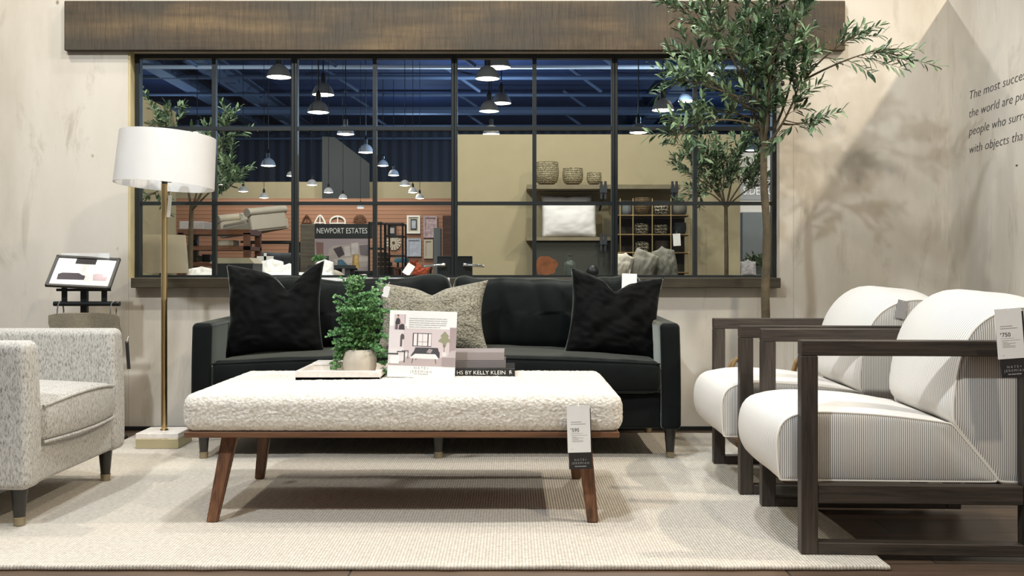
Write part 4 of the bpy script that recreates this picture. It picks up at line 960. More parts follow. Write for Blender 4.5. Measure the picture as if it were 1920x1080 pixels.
for ip, ((u, v, d), lab) in enumerate(zip(pd, pend_lab)):
    if v > 335 or d < 18: Y = 18.0; dia = d*Y/F
    else: Y = min(1950*0.40/d, 30)*(1.12 if 10 <= ip <= 14 else 1.0); dia = d*Y/F
    p = pt(u, v, Y); k = dia/0.40
    if proto is None:
        t = thing('pendant_lamp', lab, 'pendant lamp', p, 0, 'showroom pendant lamps')
        bm = BM(); lathe(bm, [(0.04, 0.225), (0.055, 0.205), (0.10, 0.185), (0.145, 0.14), (0.178, 0.075), (0.195, 0.02), (0.2, 0.0), (0.195, 0.0), (0.172, 0.07), (0.14, 0.13), (0, 0.19)], 28); obj('shade', bm, M_STEEL, t, True)
        bm = BM(); lathe(bm, [(0, 0.20), (0.05, 0.21), (0.05, 0.34), (0.03, 0.36), (0, 0.44)], 16); obj('socket_housing', bm, M_BLK, t, True)
        bm = BM(); lathe(bm, [(0, -0.02), (0.1, -0.014), (0.165, 0.0), (0.192, 0.012)], 28); obj('glowing_lens', bm, M_BULB, t)
        bm = BM(); tube(bm, [(0, 0, 0.44), (0, 0, 2.4)], 0.012, 6); obj('stem', bm, M_BLK, t)
        proto = t
    else:
        t = copy_tree(proto); t['label'] = lab
    t.location = p; t.scale = (k, k, k)
    for c in t.children:
        if c.name.startswith('stem'):
            zt = (6.5-p.z)/k; c.scale = (1, 1, (zt-0.44)/1.96); c.location = (0, 0, 0.44*(1-c.scale[2]))
# --- left tree behind the glass; right one a glass reflection, built solid
LY2 = 8.0
def q2(u, v, dy=0.0): return pt(u, v, LY2+dy)
olive_tree('pale olive tree behind the glass above the floor lamp shade', (q2(357, 500).x, LY2, 0), [(q2(357, 500).x, LY2, 0), q2(357, 470), q2(359, 390)],
   [(q2(359, 395), q2(350, 330), q2(318, 195), 0.010, 10, 0.3), (q2(359, 395), q2(400, 330), q2(428, 225), 0.010, 14, 0.3), (q2(359, 395), q2(400, 350, -.2), q2(440, 320, -.2), 0.008, 10, 0.35), (q2(359, 395), q2(380, 330), q2(392, 240, .1), 0.008, 10, 0.3), (q2(340, 310), q2(310, 270), q2(292, 215, .2), 0.006, 6, .5), (q2(380, 350), q2(420, 370, -.2), q2(435, 345, -.3), 0.006, 5, .5), (q2(345, 330), q2(310, 350), q2(275, 370), .006, 5, .4)], 21, 1.15, 0, 1.3, 0.024)
LY3 = 9.2
def q3(u, v, dy=0.0): return pt(u, v, LY3+dy)
olive_tree('olive tree reflection, modelled behind the glass before the tan partition', (q3(1362, 500).x, LY3, 0), [(q3(1362, 500).x, LY3, 0), q3(1362, 470), q3(1361, 385)],
   [(q3(1361, 390), q3(1340, 350), q3(1322, 262), 0.010, 13, 0.3), (q3(1361, 390), q3(1375, 330), q3(1385, 265), 0.010, 12, 0.3), (q3(1350, 370), q3(1310, 320), q3(1272, 262), 0.008, 9, 0.45), (q3(1350, 360), q3(1310, 340), q3(1275, 310), 0.008, 7, 0.45), (q3(1361, 390), q3(1350, 340), q3(1345, 300), .01, 12, .2), (q3(1361, 390), q3(1390, 340), q3(1425, 300), .008, 10, .4), (q3(1361, 390), q3(1400, 350), q3(1430, 345), .008, 7, .45), (q3(1361, 390), q3(1330, 350), q3(1310, 365), .008, 7, .4)], 33, 1.1, 0, 1.8, 0.022)

# --- helpers for showroom furniture
def sb(nm, label, cat, mat, u0, u1, v0, v1, Y, dep, group=None, bev=0.004):
    a, b = pt(u0, v0, Y), pt(u1, v1, Y); bm = BM(); box(bm, 0, b.x-a.x, 0, dep, 0, a.z-b.z, bev, 1)
    o = obj(nm, bm, mat); o.location = (a.x, Y, b.z); return tag(o, label, cat, group)
def sthing(nm, label, cat, u, v, Y, group=None): return thing(nm, label, cat, pt(u, v, Y), 0, group)
def cush(label, mat, u0, u1, v0, v1, Y, t=0.16, seed=1.0, ry=0, group='cushions seen through the glass', rx=-12, dent=0.04, pinch=0.08):
    a, b = pt(u0, v0, Y), pt(u1, v1, Y)
    o = tag(obj('cushion', pillow(b.x-a.x, a.z-b.z, t, dent, seed, 0.006, 24, pinch), mat, None, True, sharp=0), label, 'cushion', group)
    o.location = ((a.x+b.x)/2, Y, (a.z+b.z)/2); o.rotation_euler = (R(rx), R(ry), 0); return o
def legs4(t, w, d, h, s, mat, nm='leg'):
    for x in (0, w-s):
        for y in (0, d-s):
            bm = BM(); box(bm, x, x+s, y, y+s, 0, h); obj(nm, bm, mat, t)

# table lamp with oatmeal shade and its table
Y = 7.0; c = pt(304, 512, Y)
tb = thing('side_table', 'white side table just behind the glass under the oatmeal lamp', 'table', (c.x-0.3, Y-0.25, 0)); legs4(tb, 0.6, 0.5, 0.5, 0.04, M_WHITEF); bm = BM(); box(bm, 0, 0.6, 0, 0.5, 0.5, 0.53); obj('tabletop', bm, M_WHITEF, tb)
t = thing('table_lamp', 'table lamp with wide oatmeal linen shade behind the floor lamp pole', 'table lamp', (c.x, Y, 0.53))
bm = BM(); lathe(bm, [(0, 0), (0.09, 0), (0.09, 0.02), (0.03, 0.05), (0.06, 0.14), (0.07, 0.2), (0.02, 0.28), (0.01, 0.42), (0, 0.42)], 24); obj('base', bm, M_BLK, t, True)
z0, z1 = c.z-0.53, pt(0, 441, Y).z-0.53; bm = BM(); lathe(bm, [(0.172, z0), (0.152, z1), (0.149, z1), (0.169, z0), (0.172, z0)], 40); obj('lamp_shade', bm, M_LINEN, t, True)
# rustic console
Y = 9.0; a = pt(333, 430, Y); b = pt(467, 430, Y); w = b.x-a.x
t = thing('console_shelf', 'rustic brown wooden shelf table behind the left window', 'shelf', (a.x, Y, 0)); legs4(t, w, 0.45, a.z-0.03, 0.05, M_RUST)
for v, th, nm in ((430, 0.045, 'tabletop'), (461.5, 0.035, 'shelf'), (491.5, 0.035, 'shelf')):
    z = pt(0, v, Y).z; bm = BM(); box(bm, 0, w, 0, 0.45, z-th, z); obj(nm, bm, M_RUST, t)
def vessel(label, mat, u, vb, wpx, hpx, Y, prof=None, nm='vase', cat='vase', group=None):
    p = pt(u, vb, Y); k = Y/F; t = obj(nm, lathe(BM(), [(r*wpx*k/2, z*hpx*k) for r, z in (prof or [(0, 0), (0.55, 0), (0.95, 0.3), (1, 0.55), (0.75, 0.85), (0.5, 0.97), (0.45, 1), (0.4, 0.95), (0.6, .5), (0, .3)])], 24), mat, None, True)
    t.location = p; return tag(t, label, cat, group)
vessel('dark round bowl on the upper shelf of the rustic console', M_BLK, 363, 461, 14, 11, 9.2, nm='bowl', cat='bowl')
vessel('grey clay vase at left on the lower console shelf', M_MIDG, 361, 491, 14, 14, 9.2)
vessel('smaller grey clay vase at right on the lower console shelf', M_MIDG, 373, 491, 13, 12, 9.2)
sb('storage_box', 'dark box at the back of the lower console shelf', 'box', M_BLK, 378, 393, 477, 491, 9.25, 0.12)
sb('storage_box', 'long white box on top of the rustic console', 'box', M_LILG, 336, 382, 415, 430, 9.05, 0.3)
sb('storage_box', 'cream box on the upper console shelf', 'box', M_CREAMF, 408, 437, 450, 461, 9.1, 0.2)
# tilted tufted sofa on stand
Y = 18.0; base = pt(416, 449, Y)
st = thing('display_rack', 'black metal rack holding up the tufted cream sofa', 'rack', (pt(455, 452, Y).x, Y, 0))
zt = base.z-0.06
for x in (0.0, 0.72):
    bm = BM(); tube(bm, [(x, 0.1, 0), (x+0.05, 0.1, zt*0.6), (x+0.1, 0.1, zt)], 0.035, 8); tube(bm, [(x, 0.8, 0), (x+0.05, 0.8, zt*0.6), (x+0.1, 0.8, zt)], 0.035, 8); obj('upright', bm, M_BLK, st, True)
bm = BM(); box(bm, -0.05, 0.95, 0.05, 0.12, zt, zt+0.04); box(bm, -0.05, 0.95, 0.75, 0.82, zt, zt+0.04); obj('cradle', bm, M_BLK, st)
sf = thing('tufted_sofa', 'tufted cream rolled-arm sofa tilted up on a rack', 'sofa', base); sf.rotation_euler = (R(7), R(-5), R(-42)); sf.scale = (1, 1, 0.75)
L = 0.98
bm = BM(); softbox(bm, (L/2, 0.35, 0.14), (L, 0.75, 0.24), 0.03, (6, 4, 2)); obj('base', bm, M_CREAMF, sf, True)
bm = BM(); softbox(bm, (L/2-0.05, 0.32, 0.29), (L-0.3, 0.66, 0.10), 0.04, (6, 4, 2)); obj('seat_cushion', bm, M_CREAMF, sf, True)
bm = BM()
def bfn(q, p): return p + Vector((0, -0.012*abs(math.sin(p.x*24))*(q[1] < 0), 0))
softbox(bm, (L/2, 0.64, 0.36), (L, 0.16, 0.40), 0.07, (24, 2, 6), bfn); obj('back', bm, M_CREAMF, sf, True)
for x in (0.04, L-0.04):
    bm = BM(); softbox(bm, (x, 0.32, 0.26), (0.12, 0.72, 0.42), 0.04, (2, 4, 4)); tube(bm, [(x, -0.06, 0.47), (x, 0.7, 0.47)], 0.095, 20); obj('rolled_arm', bm, M_CREAMF, sf, True)
o = cush('oatmeal cushion on the tufted cream sofa', M_CREAMF, 449, 473, 398, 420, 18.15, 0.12, 3, -4)
o.location = pt(461, 410, 17.75)
# dark sofa, white sofa, white card
Y = 13.0; a = pt(506, 472, Y)
t = thing('dark_sofa', 'charcoal rolled-arm sofa behind the white cushions', 'sofa', (a.x, Y, 0))
bm = BM(); softbox(bm, (0.45, 0.4, 0.35), (1.2, 0.8, 0.5), 0.05, (3, 3, 3)); obj('base', bm, M_GREYF, t, True)
bm = BM(); softbox(bm, (0.45, 0.75, a.z-0.25), (1.2, 0.2, 0.5), 0.08, (3, 2, 3)); obj('back', bm, M_GREYF, t, True)
for x in (-0.1, 1.0):
    bm = BM(); softbox(bm, (x, 0.35, a.z/2), (0.22, 0.75, a.z), 0.08, (2, 3, 3)); obj('arm', bm, M_GREYF, t, True)
Y = 7.5; a = pt(360, 508, Y); b = pt(622, 508, Y)
t = thing('white_sofa', 'white sofa backing onto the window behind the sill', 'sofa', (a.x, Y, 0)); w = b.x-a.x
bm = BM(); softbox(bm, (w/2, 0.45, 0.25), (w, 0.9, 0.38), 0.04, (4, 3, 2)); obj('base', bm, M_WHITEF, t, True)
bm = BM(); softbox(bm, (w/2, 0.12, 0.52), (w, 0.2, a.z*2-1.04-0.02), 0.06, (4, 2, 2)); obj('back', bm, M_WHITEF, t, True)
for x in (0.08, w-0.08):
    bm = BM(); softbox(bm, (x, 0.45, 0.38), (0.16, 0.9, 0.6), 0.05, (2, 3, 2)); obj('arm', bm, M_WHITEF, t, True)
for k, (u0, u1, v0, v1, lab) in enumerate(((486, 530, 490, 545, 'white cushion right of the charcoal bin behind the glass'), (527, 556, 498, 545, 'white cushion half hidden by the second thick mullion'), (592, 624, 491, 545, 'white cushion in front of the store sign picture'), (352, 400, 504, 550, 'white cushion left of the charcoal bin'), )):
    cush(lab, M_WHITEF, u0, u1, v0, v1, 7.86+0.01*k, 0.15, k*2.0, dent=-0.01, pinch=-0.12)
p = pt(497, 500, 8.4); t = thing('white_sign', 'plain white square card on a post behind the white cushions', 'sign', (p.x, 8.4, 0))
bm = BM(); box(bm, -0.066, 0.066, 0, 0.01, p.z, p.z+0.085); obj('card', bm, M_PAPER, t)
bm = BM(); box(bm, -0.01, 0.01, 0.0, 0.012, 0.012, p.z+0.11); obj('post', bm, M_PAPER, t); bm = BM(); box(bm, -0.1, 0.1, -0.08, 0.09, 0, 0.012); obj('foot', bm, M_PAPER, t)
# charcoal bin with beige top
Y = 6.9; t = thing('storage_bin', 'charcoal flared bin with a beige lid behind the left pillow', 'bin', (pt(436, 517, Y).x, Y, 0.0)); z1 = pt(0, 494, Y).z
k = Y/F; bm = BM()
vs = []
for z, hw, hd in ((0, 0.11, 0.11), (z1, 0.135, 0.135)): vs += [(-hw, 0, z), (hw, 0, z), (hw, 2*hd, z), (-hw, 2*hd, z)]
quads(bm, vs, [(0, 3, 2, 1), (4, 5, 6, 7), (0, 1, 5, 4), (1, 2, 6, 5), (2, 3, 7, 6), (3, 0, 4, 7)]); obj('body', bm, M_BLK, t)
bm = BM(); prism(bm, [(-0.16, z1), (0.14, z1), (0.105, z1+0.038), (-0.125, z1+0.038)], 0.02, 0.25); obj('lid', bm, plain('beige_lid', (176, 166, 140), 0.7), t)
# store sign with picture
Y = 12.0; a = pt(590, 420, Y); b = pt(697, 447, Y); c = pt(692, 512, Y)
t = thing('store_sign', 'black store sign lettered NEWPORT ESTATES over a sofa picture', 'sign', (a.x, Y, 0)); w = b.x-a.x
bm = BM(); box(bm, 0, w, 0, 0.06, b.z, a.z); obj('header_panel', bm, M_BLK, t)
lettering('header_lettering', 'NEWPORT ESTATES', 0.09, plain('sign_white', (236, 236, 232), 0.5), t, (w*0.03, -0.003, b.z+0.058), (R(90), 0, 0), 'LEFT', 0.001, width=w*0.885)
pw = c.x-a.x; ph = b.z-c.z+0.1; pz = c.z-0.1
bm = BM(); box(bm, 0, pw, 0.005, 0.05, pz, b.z); pic = obj('picture_panel', bm, plain('print_mauve_wall', (164, 150, 152), 0.6), t)
for x in (0.02, pw-0.05):
    bm = BM(); box(bm, x, x+0.03, 0.01, 0.045, 0, pz); obj('post', bm, M_BLK, t)
def pf(mat, pts, lay):
    bm = BM(); v = [bm.verts.new((pw*x, 0.0045-0.0008*lay, b.z-(b.z-c.z)*z)) for x, z in pts]; bm.faces.new(v[::-1]); obj('print_area', bm, mat, pic, recalc=False)
sofaP = plain('print_sofa', (178, 166, 160), 0.6); 
pf(sofaP, [(0.24, 0.55), (0.26, 0.30), (0.36, 0.2), (0.95, 0.16), (1.0, 0.2), (1.0, 0.8), (0.4, 0.92), (0.3, 0.85)], 1)
pf(plain('print_sofa_lt', (200, 188, 182), 0.6), [(0.32, 0.6), (1.0, 0.52), (1.0, 0.64), (0.45, 0.76)], 2); pf(plain('print_plum', (70, 60, 66), 0.6), [(0.34, 0.3), (0.49, 0.22), (0.55, 0.46), (0.44, 0.56)], 3)
pf(plain('print_wht', (206, 198, 194), 0.6), [(0.54, 0.25), (0.64, 0.22), (0.66, 0.5), (0.55, 0.52)], 3); pf(plain('print_wht', (206, 198, 194), 0.6), [(0.67, 0.14), (0.8, 0.12), (0.8, 0.45), (0.68, 0.47)], 4); pf(plain('print_pat', (120, 110, 114), 0.6), [(0.82, 0.2), (0.99, 0.18), (0.99, 0.5), (0.84, 0.48)], 4)
pf(plain('print_teal', (74, 110, 128), 0.6), [(0.42, 0.62), (0.5, 0.6), (0.6, 0.75), (0.5, 0.9), (0.42, 0.86)], 5); pf(plain('print_dk', (52, 44, 46), 0.6), [(0.08, 0.55), (0.26, 0.5), (0.26, 0.9), (0.1, 0.95)], 3); pf(plain('print_lampb', (128, 96, 88), 0.6), [(0.02, 0.1), (0.16, 0.12), (0.16, 0.5), (0.04, 0.55)], 2)
# grey barnwood divider
sb('wood_divider', 'grey barnwood plank divider left of the store sign', 'divider', M_GREYW, 563, 591, 420, 640, 12.6, 0.1)
# wall decor on slatted wall
YD = 19.985
def arch_frame(label, u, v0, v1, wpx, mat, round_=False):
    p = pt(u, v1, YD); k = YD/F; w = wpx*k/2; h = (v1-v0)*k; t = thing('arched_wall_panel', label, 'wall decor', p, 0, 'arched panels on the slatted wall')
    sh = []
    for i in range(13):
        f = i/12
        sh.append((w*math.cos(math.pi*f), (h*0.45+h*0.55*math.sin(math.pi*f)) if round_ else h*0.3+h*0.7*(1-abs(math.cos(math.pi*f))**1.6)))
    pts = [(w, 0)] + sh + [(-w, 0), (w, 0)]
    bm = BM(); tube(bm, [(x, 0, z) for x, z in pts], 0.018, 6, False); obj('outer_frame', bm, mat, t, True)
    bm = BM(); tube(bm, [(0, 0, 0), (0, 0, h)], 0.012, 6); tube(bm, [(-w, 0, h*0.3), (w, 0, h*0.3)], 0.012, 6); obj('bars', bm, mat, t, True)
arch_frame('small dark arched panel left on the slatted wall', 575, 404, 424, 17, M_RUST); arch_frame('pale pointed arched panel in the middle on the slatted wall', 600, 404, 424, 19, M_WHITEF); arch_frame('wide round-topped pale arched panel on the slatted wall', 633, 406, 424, 28, M_WHITEF, True)
def rays(label, u, v, rpx, n, mat, wd, inner=0.2):
    p = pt(u, v, YD); r = rpx*YD/F; t = thing('sunburst_decor', label, 'wall decor', p, 0, 'round wall decor on the slatted wall')
    for i in range(n):
        a = 2*math.pi*i/n; c, s = math.cos(a), math.sin(a); bm = BM()
        P = [(c*r*inner-s*wd*0.3, s*r*inner+c*wd*0.3), (c*r-s*wd, s*r+c*wd), (c*r+s*wd, s*r-c*wd), (c*r*inner+s*wd*0.3, s*r*inner-c*wd*0.3)]
        prism(bm, P, -0.012, 0.0); obj('blade', bm, mat, t)
    bm = BM(); tube(bm, [(0, -0.02, 0), (0, 0.0, 0)], r*inner, 16); obj('hub', bm, M_RUST, t, True)
rays('brown sunburst ornament above the store sign end', 675, 414, 12, 12, M_RUST, 0.022); rays('cream windmill blade ornament inside the black shelf frame', 738, 455, 14, 14, M_CREAMF, 0.024)
def wallart(label, u0, u1, v0, v1, fm, im, b=0.035):
    a, c = pt(u0, v0, YD), pt(u1, v1, YD); t = thing('wall_art', label, 'wall art', (a.x, YD-0.03, c.z), 0, 'framed pieces on the slatted wall'); w, h = c.x-a.x, a.z-c.z
    bm = BM()
    for q in ((0, w, 0, b), (0, w, h-b, h), (0, b, b, h-b), (w-b, w, b, h-b)): box(bm, q[0], q[1], 0, 0.04, q[2], q[3])
    obj('frame', bm, fm, t); bm = BM(); box(bm, b, w-b, 0.015, 0.03, b, h-b); obj('picture', bm, im, t); return t, w, h
t, w, h = wallart('cream framed picture with a dark window at the top of the slatted wall', 763, 788, 404, 438, M_WHITEF, M_CREAMF)
bm = BM(); box(bm, w*0.28, w*0.75, 0.008, 0.014, h*0.2, h*0.8); obj('dark_window_print', bm, M_GREYF, t); bm = BM(); box(bm, w*0.36, w*0.67, 0.002, 0.007, h*0.28, h*0.72); obj('pale_print', bm, M_SILV, t)
wallart('mauve floral picture at the upper right of the slatted wall', 794, 820, 405, 446, M_PICT, M_PICT); wallart('silver abstract square picture low on the slatted wall', 763, 790, 447, 481, M_SILV, M_SILV); wallart('pale cream square picture right of the silver one', 795, 812, 449, 485, M_CREAMF, M_CREAMF)
wallart('dark framed piece hung in the black shelf frame', 727, 743, 422, 441, M_BLK, M_LILG)
# etageres
def etagere(label, u0, u1, v0, Y, shelves):
    a, b = pt(u0, v0, Y), pt(u1, v0, Y); w = b.x-a.x; t = thing('etagere', label, 'shelf', (a.x, Y, 0), 0, 'black metal etageres')
    for x in (0, w):
        for y in (0, 0.35):
            bm = BM(); tube(bm, [(x, y, 0), (x, y, a.z)], 0.011, 6); obj('upright', bm, M_BLK, t)
    for v in shelves:
        z = pt(0, v, Y).z; bm = BM(); box(bm, 0, w, 0, 0.35, z-0.018, z); obj('shelf', bm, M_BLK, t)
etagere('tall black open metal shelf right of the store sign', 692, 714, 416, 11.0, (416, 464, 508)); etagere('wider black open metal shelf around the windmill ornament', 723, 755, 418, 11.6, (418, 441, 478))
# lamp, tables and chairs in the middle distance
def simple_table(label, u0, u1, v, Y, d, mat, s=0.04, nm='side_table'):
    a, b = pt(u0, v, Y), pt(u1, v, Y); w = b.x-a.x; t = thing(nm, label, 'table', (a.x, Y, 0)); legs4(t, w, d, a.z-0.03, s, mat); bm = BM(); box(bm, -0.01, w+0.01, -0.01, d+0.01, a.z-0.03, a.z); obj('tabletop', bm, mat, t); return t
simple_table('dark grey table below the store sign picture', 622, 655, 497, 9.0, 0.3, M_GREYF)
simple_table('dark table carrying the mottled gold lamp', 655, 690, 508, 9.4, 0.35, M_BLK)
p = pt(667, 507, 9.55); t = thing('gold_lamp', 'lamp with tall mottled gold shade on the dark table', 'table lamp', p); bm = BM(); lathe(bm, [(0, 0), (0.03, 0), (0.012, 0.012), (0.012, 0.03)], 16); obj('base', bm, M_BLK, t, True)
bm = BM(); lathe(bm, [(0.036, 0.022), (0.026, 0.145), (0.024, 0.145), (0.034, 0.022), (0.036, 0.022)], 24); obj('lamp_shade', bm, M_GOLDM, t, True)
def shell_chair(label, u, v, Y, w, mat, rz):
    p = pt(u, v, Y); t = thing('shell_chair', label, 'chair', (p.x, Y, 0), R(rz), 'cream chairs beyond the sill'); hz = p.z
    bm = BM()
    def fn(q, p2): return p2 + Vector((0, 0.08*q[0]**2, -0.05*q[0]**2*(q[2] > 0)))
    softbox(bm, (0, -0.16, hz-0.16), (w, 0.05, 0.32), 0.024, (8, 1, 4), fn); obj('backrest', bm, mat, t, True)
    bm = BM(); softbox(bm, (0, 0.06, 0.45), (w, 0.42, 0.07), 0.03, (4, 4, 1)); obj('seat', bm, mat, t, True)
    for x in (-w/2+0.05, w/2-0.05):
        for y in (-0.1, 0.22): bm = BM(); tube(bm, [(x, y, 0), (x*0.9, y*0.9, 0.43)], 0.014, 8); obj('leg', bm, M_WALNUT, t, True)
shell_chair('cream chair back directly left of the fern tip', 622, 513, 8.9, 0.13, M_CREAMF, 20); shell_chair('cream chair back left of the mottled gold lamp', 655, 506, 8.6, 0.12, M_CREAMF, -40); shell_chair('cream chair back right below the mottled gold lamp', 688, 514, 8.3, 0.13, M_WHITEF, 0)
vessel('small potted green plant in front of the store sign picture', M_BRASS, 596, 497, 9, 8, 9.0, nm='brass_pot', cat='plant pot')
bm = BM(); rr = random.Random(4); p = pt(596, 488, 9.0)
for k in range(90): leaf(bm, Vector((rr.gauss(0, .02), rr.gauss(0, .015), rr.uniform(-0.005, .02))), Vector((rr.uniform(-1, 1), rr.uniform(-1, .5), rr.uniform(-.2, 1))), Vector((0, -1, .5)), 0.04, 0.018)
o = tag(obj('small_plant', bm, M_FERN, None, False, False), 'tiny leafy green plant in the brass pot by the store sign', 'plant'); o.location = p
simple_table('wooden bench behind the small plant', 580, 612, 497.5, 8.95, 0.25, M_GREYF, 0.03, 'bench')
# stair of dark boxes, teal stool, red patterned cushion, leaning card
for k in range(4): sb('wicker_drawer', 'dark woven drawer, %s of the stack under the wide black shelf' % ['bottom', 'second from bottom', 'second from top', 'top'][k], 'drawer', M_BRN, 708, 726+4*(3-k)-4, 508-9*(k+1)+1, 508-9*k if k else 640, 11.9, 0.3, 'stacked woven drawers')
p = pt(753, 484, 14.0); t = thing('teal_stool', 'teal upholstered stool on black legs under the slatted wall', 'stool', (p.x, 14, 0)); bm = BM(); lathe(bm, [(0, p.z-0.06), (0.09, p.z-0.06), (0.1, p.z-0.03), (0.09, p.z), (0, p.z+0.005)], 24); obj('seat', bm, M_TEAL, t, True)
for a in range(4): bm = BM(); tube(bm, [(0.07*math.cos(a*1.57+.8), 0.07*math.sin(a*1.57+.8), p.z-0.06), (0.1*math.cos(a*1.57+.8), 0.1*math.sin(a*1.57+.8), 0)], 0.01, 6); obj('leg', bm, M_BLK, t)
a, b = pt(760, 516, 8.0), pt(800, 516, 8.0)
simple_table('low display ledge under the tilted information card', 738, 806, 517.5, 7.9, 0.35, M_CREAMF, 0.04, 'display_ledge')
cush('red and white patterned cushion under the silver picture', M_REDB, 768, 784, 487, 500, 13.0, 0.1, 4, 0)
simple_table('bench beneath the red patterned cushion', 740, 806, 500.5, 12.9, 0.3, M_RUST, 0.05, 'bench')
simple_table('low bench under the rust patterned cushion', 770, 812, 521, 9.3, 0.3, M_CREAMF, 0.04, 'bench')
cush('rust patterned throw cushion near the grey tall cabinet', M_REDB, 775, 804, 495, 522, 9.4, 0.12, 6, 20)
sb('tall_cabinet', 'tall narrow grey cabinet at the right of the slatted wall', 'cabinet', M_GREYP, 813, 826, 427, 690, 11.0, 0.2)
o = sb('wood_screen', 'dark brown wood screen beside the centre mullion', 'screen', M_RUST, 830, 848, 404, 632, 13.6, 0.08)
p = pt(760, 514, 7.98); bm = BM(); box(bm, -0.03, 0.03, -0.001, 0.001, 0, 0.10); o = tag(obj('info_card', bm, M_PAPER), 'tilted white information card left of the black lever box', 'card'); o.location = p; o.rotation_euler = (R(-30), R(32), R(0))
# black boxes with levers either side of the centre mullion
for (u0, u1, lx, lab) in ((820, 846, -1, 'black box with chrome lever pointing left by the centre mullion'), (858, 885, 1, 'black box with chrome lever pointing right by the centre mullion')):
    Y = 6.15; a, b = pt(u0, 480, Y), pt(u1, 521, Y); t = thing('lever_box', lab, 'box', (a.x, Y, 0), 0, 'black lever boxes behind the glass'); w = b.x-a.x
    bm = BM(); box(bm, 0, w, 0, 0.08, b.z-0.02, a.z, 0.003, 1); obj('body', bm, M_BLK, t)
    bm = BM(); box(bm, w*0.3, w*0.7, 0.02, 0.06, 0.01, b.z-0.02); obj('post', bm, M_BLK, t); bm = BM(); box(bm, -0.05, w+0.05, -0.03, 0.15, 0, 0.01); obj('foot_plate', bm, M_BLK, t)
    zc = pt(0, 497, Y).z; xc = w*0.5; bm = BM(); tube(bm, [(xc, 0.0, zc), (xc, -0.03, zc), (xc+lx*0.03, -0.04, zc), (xc+lx*0.115, -0.04, zc-0.008)], [0.012, 0.012, 0.008, 0.007], 10); obj('lever', bm, M_CHROME, t, True)

# --- tan wall shelves
Y = 10.1; dep = 0.36
def wallshelf(label, u0, u1, v0, v1):
    a, b = pt(u0, v0, Y), pt(u1, v1, Y); t = thing('bracket_shelf', label, 'shelf', (a.x, Y, b.z), 0, 'pipe-bracket shelves on the tan partition'); w = b.x-a.x
    bm = BM(); box(bm, 0, w, 0, dep+0.03, 0, a.z-b.z); obj('board', bm, M_WOODG, t)
    for u in (1131, 1264):
        x = pt(u, 0, Y).x-a.x; bm = BM(); h = a.z-b.z
        tube(bm, [(x-0.02, -0.02, h+0.03), (x-0.02, -0.02, -0.10)], 0.012, 8); tube(bm, [(x+0.02, -0.02, h+0.03), (x+0.02, -0.02, -0.10)], 0.012, 8)
        box(bm, x-0.035, x+0.035, -0.035, -0.006, -0.04, h*0.35); (tube(bm, [(x, -0.02, -0.05), (x, dep+0.03, -0.18)], 0.012, 8) if v0 < 400 else None); obj('pipe_bracket', bm, M_GREYF, t)
    return t
wallshelf('upper weathered shelf carrying three baskets on the tan partition', 988, 1276, 346, 354); wallshelf('lower weathered shelf carrying white cushions on the tan partition', 987, 1278, 444.5, 451)
bprof = [(0, 0), (0.62, 0), (0.85, 0.10), (0.98, 0.35), (1.0, 0.6), (0.94, 1.0), (0.90, 1.0), (0.95, 0.6), (0.9, 0.35), (0, 0.1)]
for u, w_, h_, lab in ((1025, 46, 41, 'largest silver woven basket on the upper shelf'), (1074, 39, 30, 'medium silver woven basket on the upper shelf'), (1114, 28, 22, 'smallest silver woven basket on the upper shelf')):
    vessel(lab, M_BKT, u, 345.7, w_, h_, Y+0.13, bprof, 'basket', 'basket', 'woven baskets on the upper shelf')
cush('large white cushion standing on the lower wall shelf', M_WHITEF, 1016, 1118, 380, 446, Y+0.07, 0.16, 2, 0, dent=-0.01, pinch=0.02)
cush('grey cushion behind the large white one on the lower wall shelf', M_LILG, 1014, 1112, 362, 447, Y+0.22, 0.12, 7, 0, dent=0.01)
# cabinet below, slab, bottles
sb('low_cabinet', 'dark grey green cabinet beneath the lower wall shelf', 'cabinet', M_DARKCAB, 1000, 1156, 452.5, 700, Y+0.05, 0.3)
simple_table('dark display table behind the right half of the sofa', 985, 1140, 520, 8.0, 0.5, M_DARKCAB, 0.04, 'display_table')
bm = BM(); rr = random.Random(9); n = 26; P = [((0.085+0.02*noise.noise(Vector((math.cos(2*math.pi*i/n)*1.6, math.sin(2*math.pi*i/n)*1.6, 2)))+0.01*rr.random())*math.cos(2*math.pi*i/n), (0.075+0.03*noise.noise(Vector((math.cos(2*math.pi*i/n)*2, math.sin(2*math.pi*i/n)*2, 5))))*math.sin(2*math.pi*i/n)+0.085) for i in range(n)]
prism(bm, P, 0, 0.03); o = tag(obj('burl_slab', bm, M_ORNG), 'orange burl wood slab standing on the dark display table', 'wood slab'); o.location = pt(1024, 519.5, 8.06)
bot = [(0, 0), (1, 0), (1, 0.5), (0.9, 0.62), (0.4, 0.72), (0.36, 0.9), (0.5, 0.92), (0.5, 1.0), (0, 1.0)]
vessel('clear stoppered bottle on the dark display table', M_CLEARG, 1069, 519.8, 22, 44, 8.2, bot, 'bottle', 'bottle'); 
vessel('low dark glass jar right of the bottle on the display table', M_BLK, 1111, 519.8, 24, 22, 8.2, None, 'jar', 'jar')
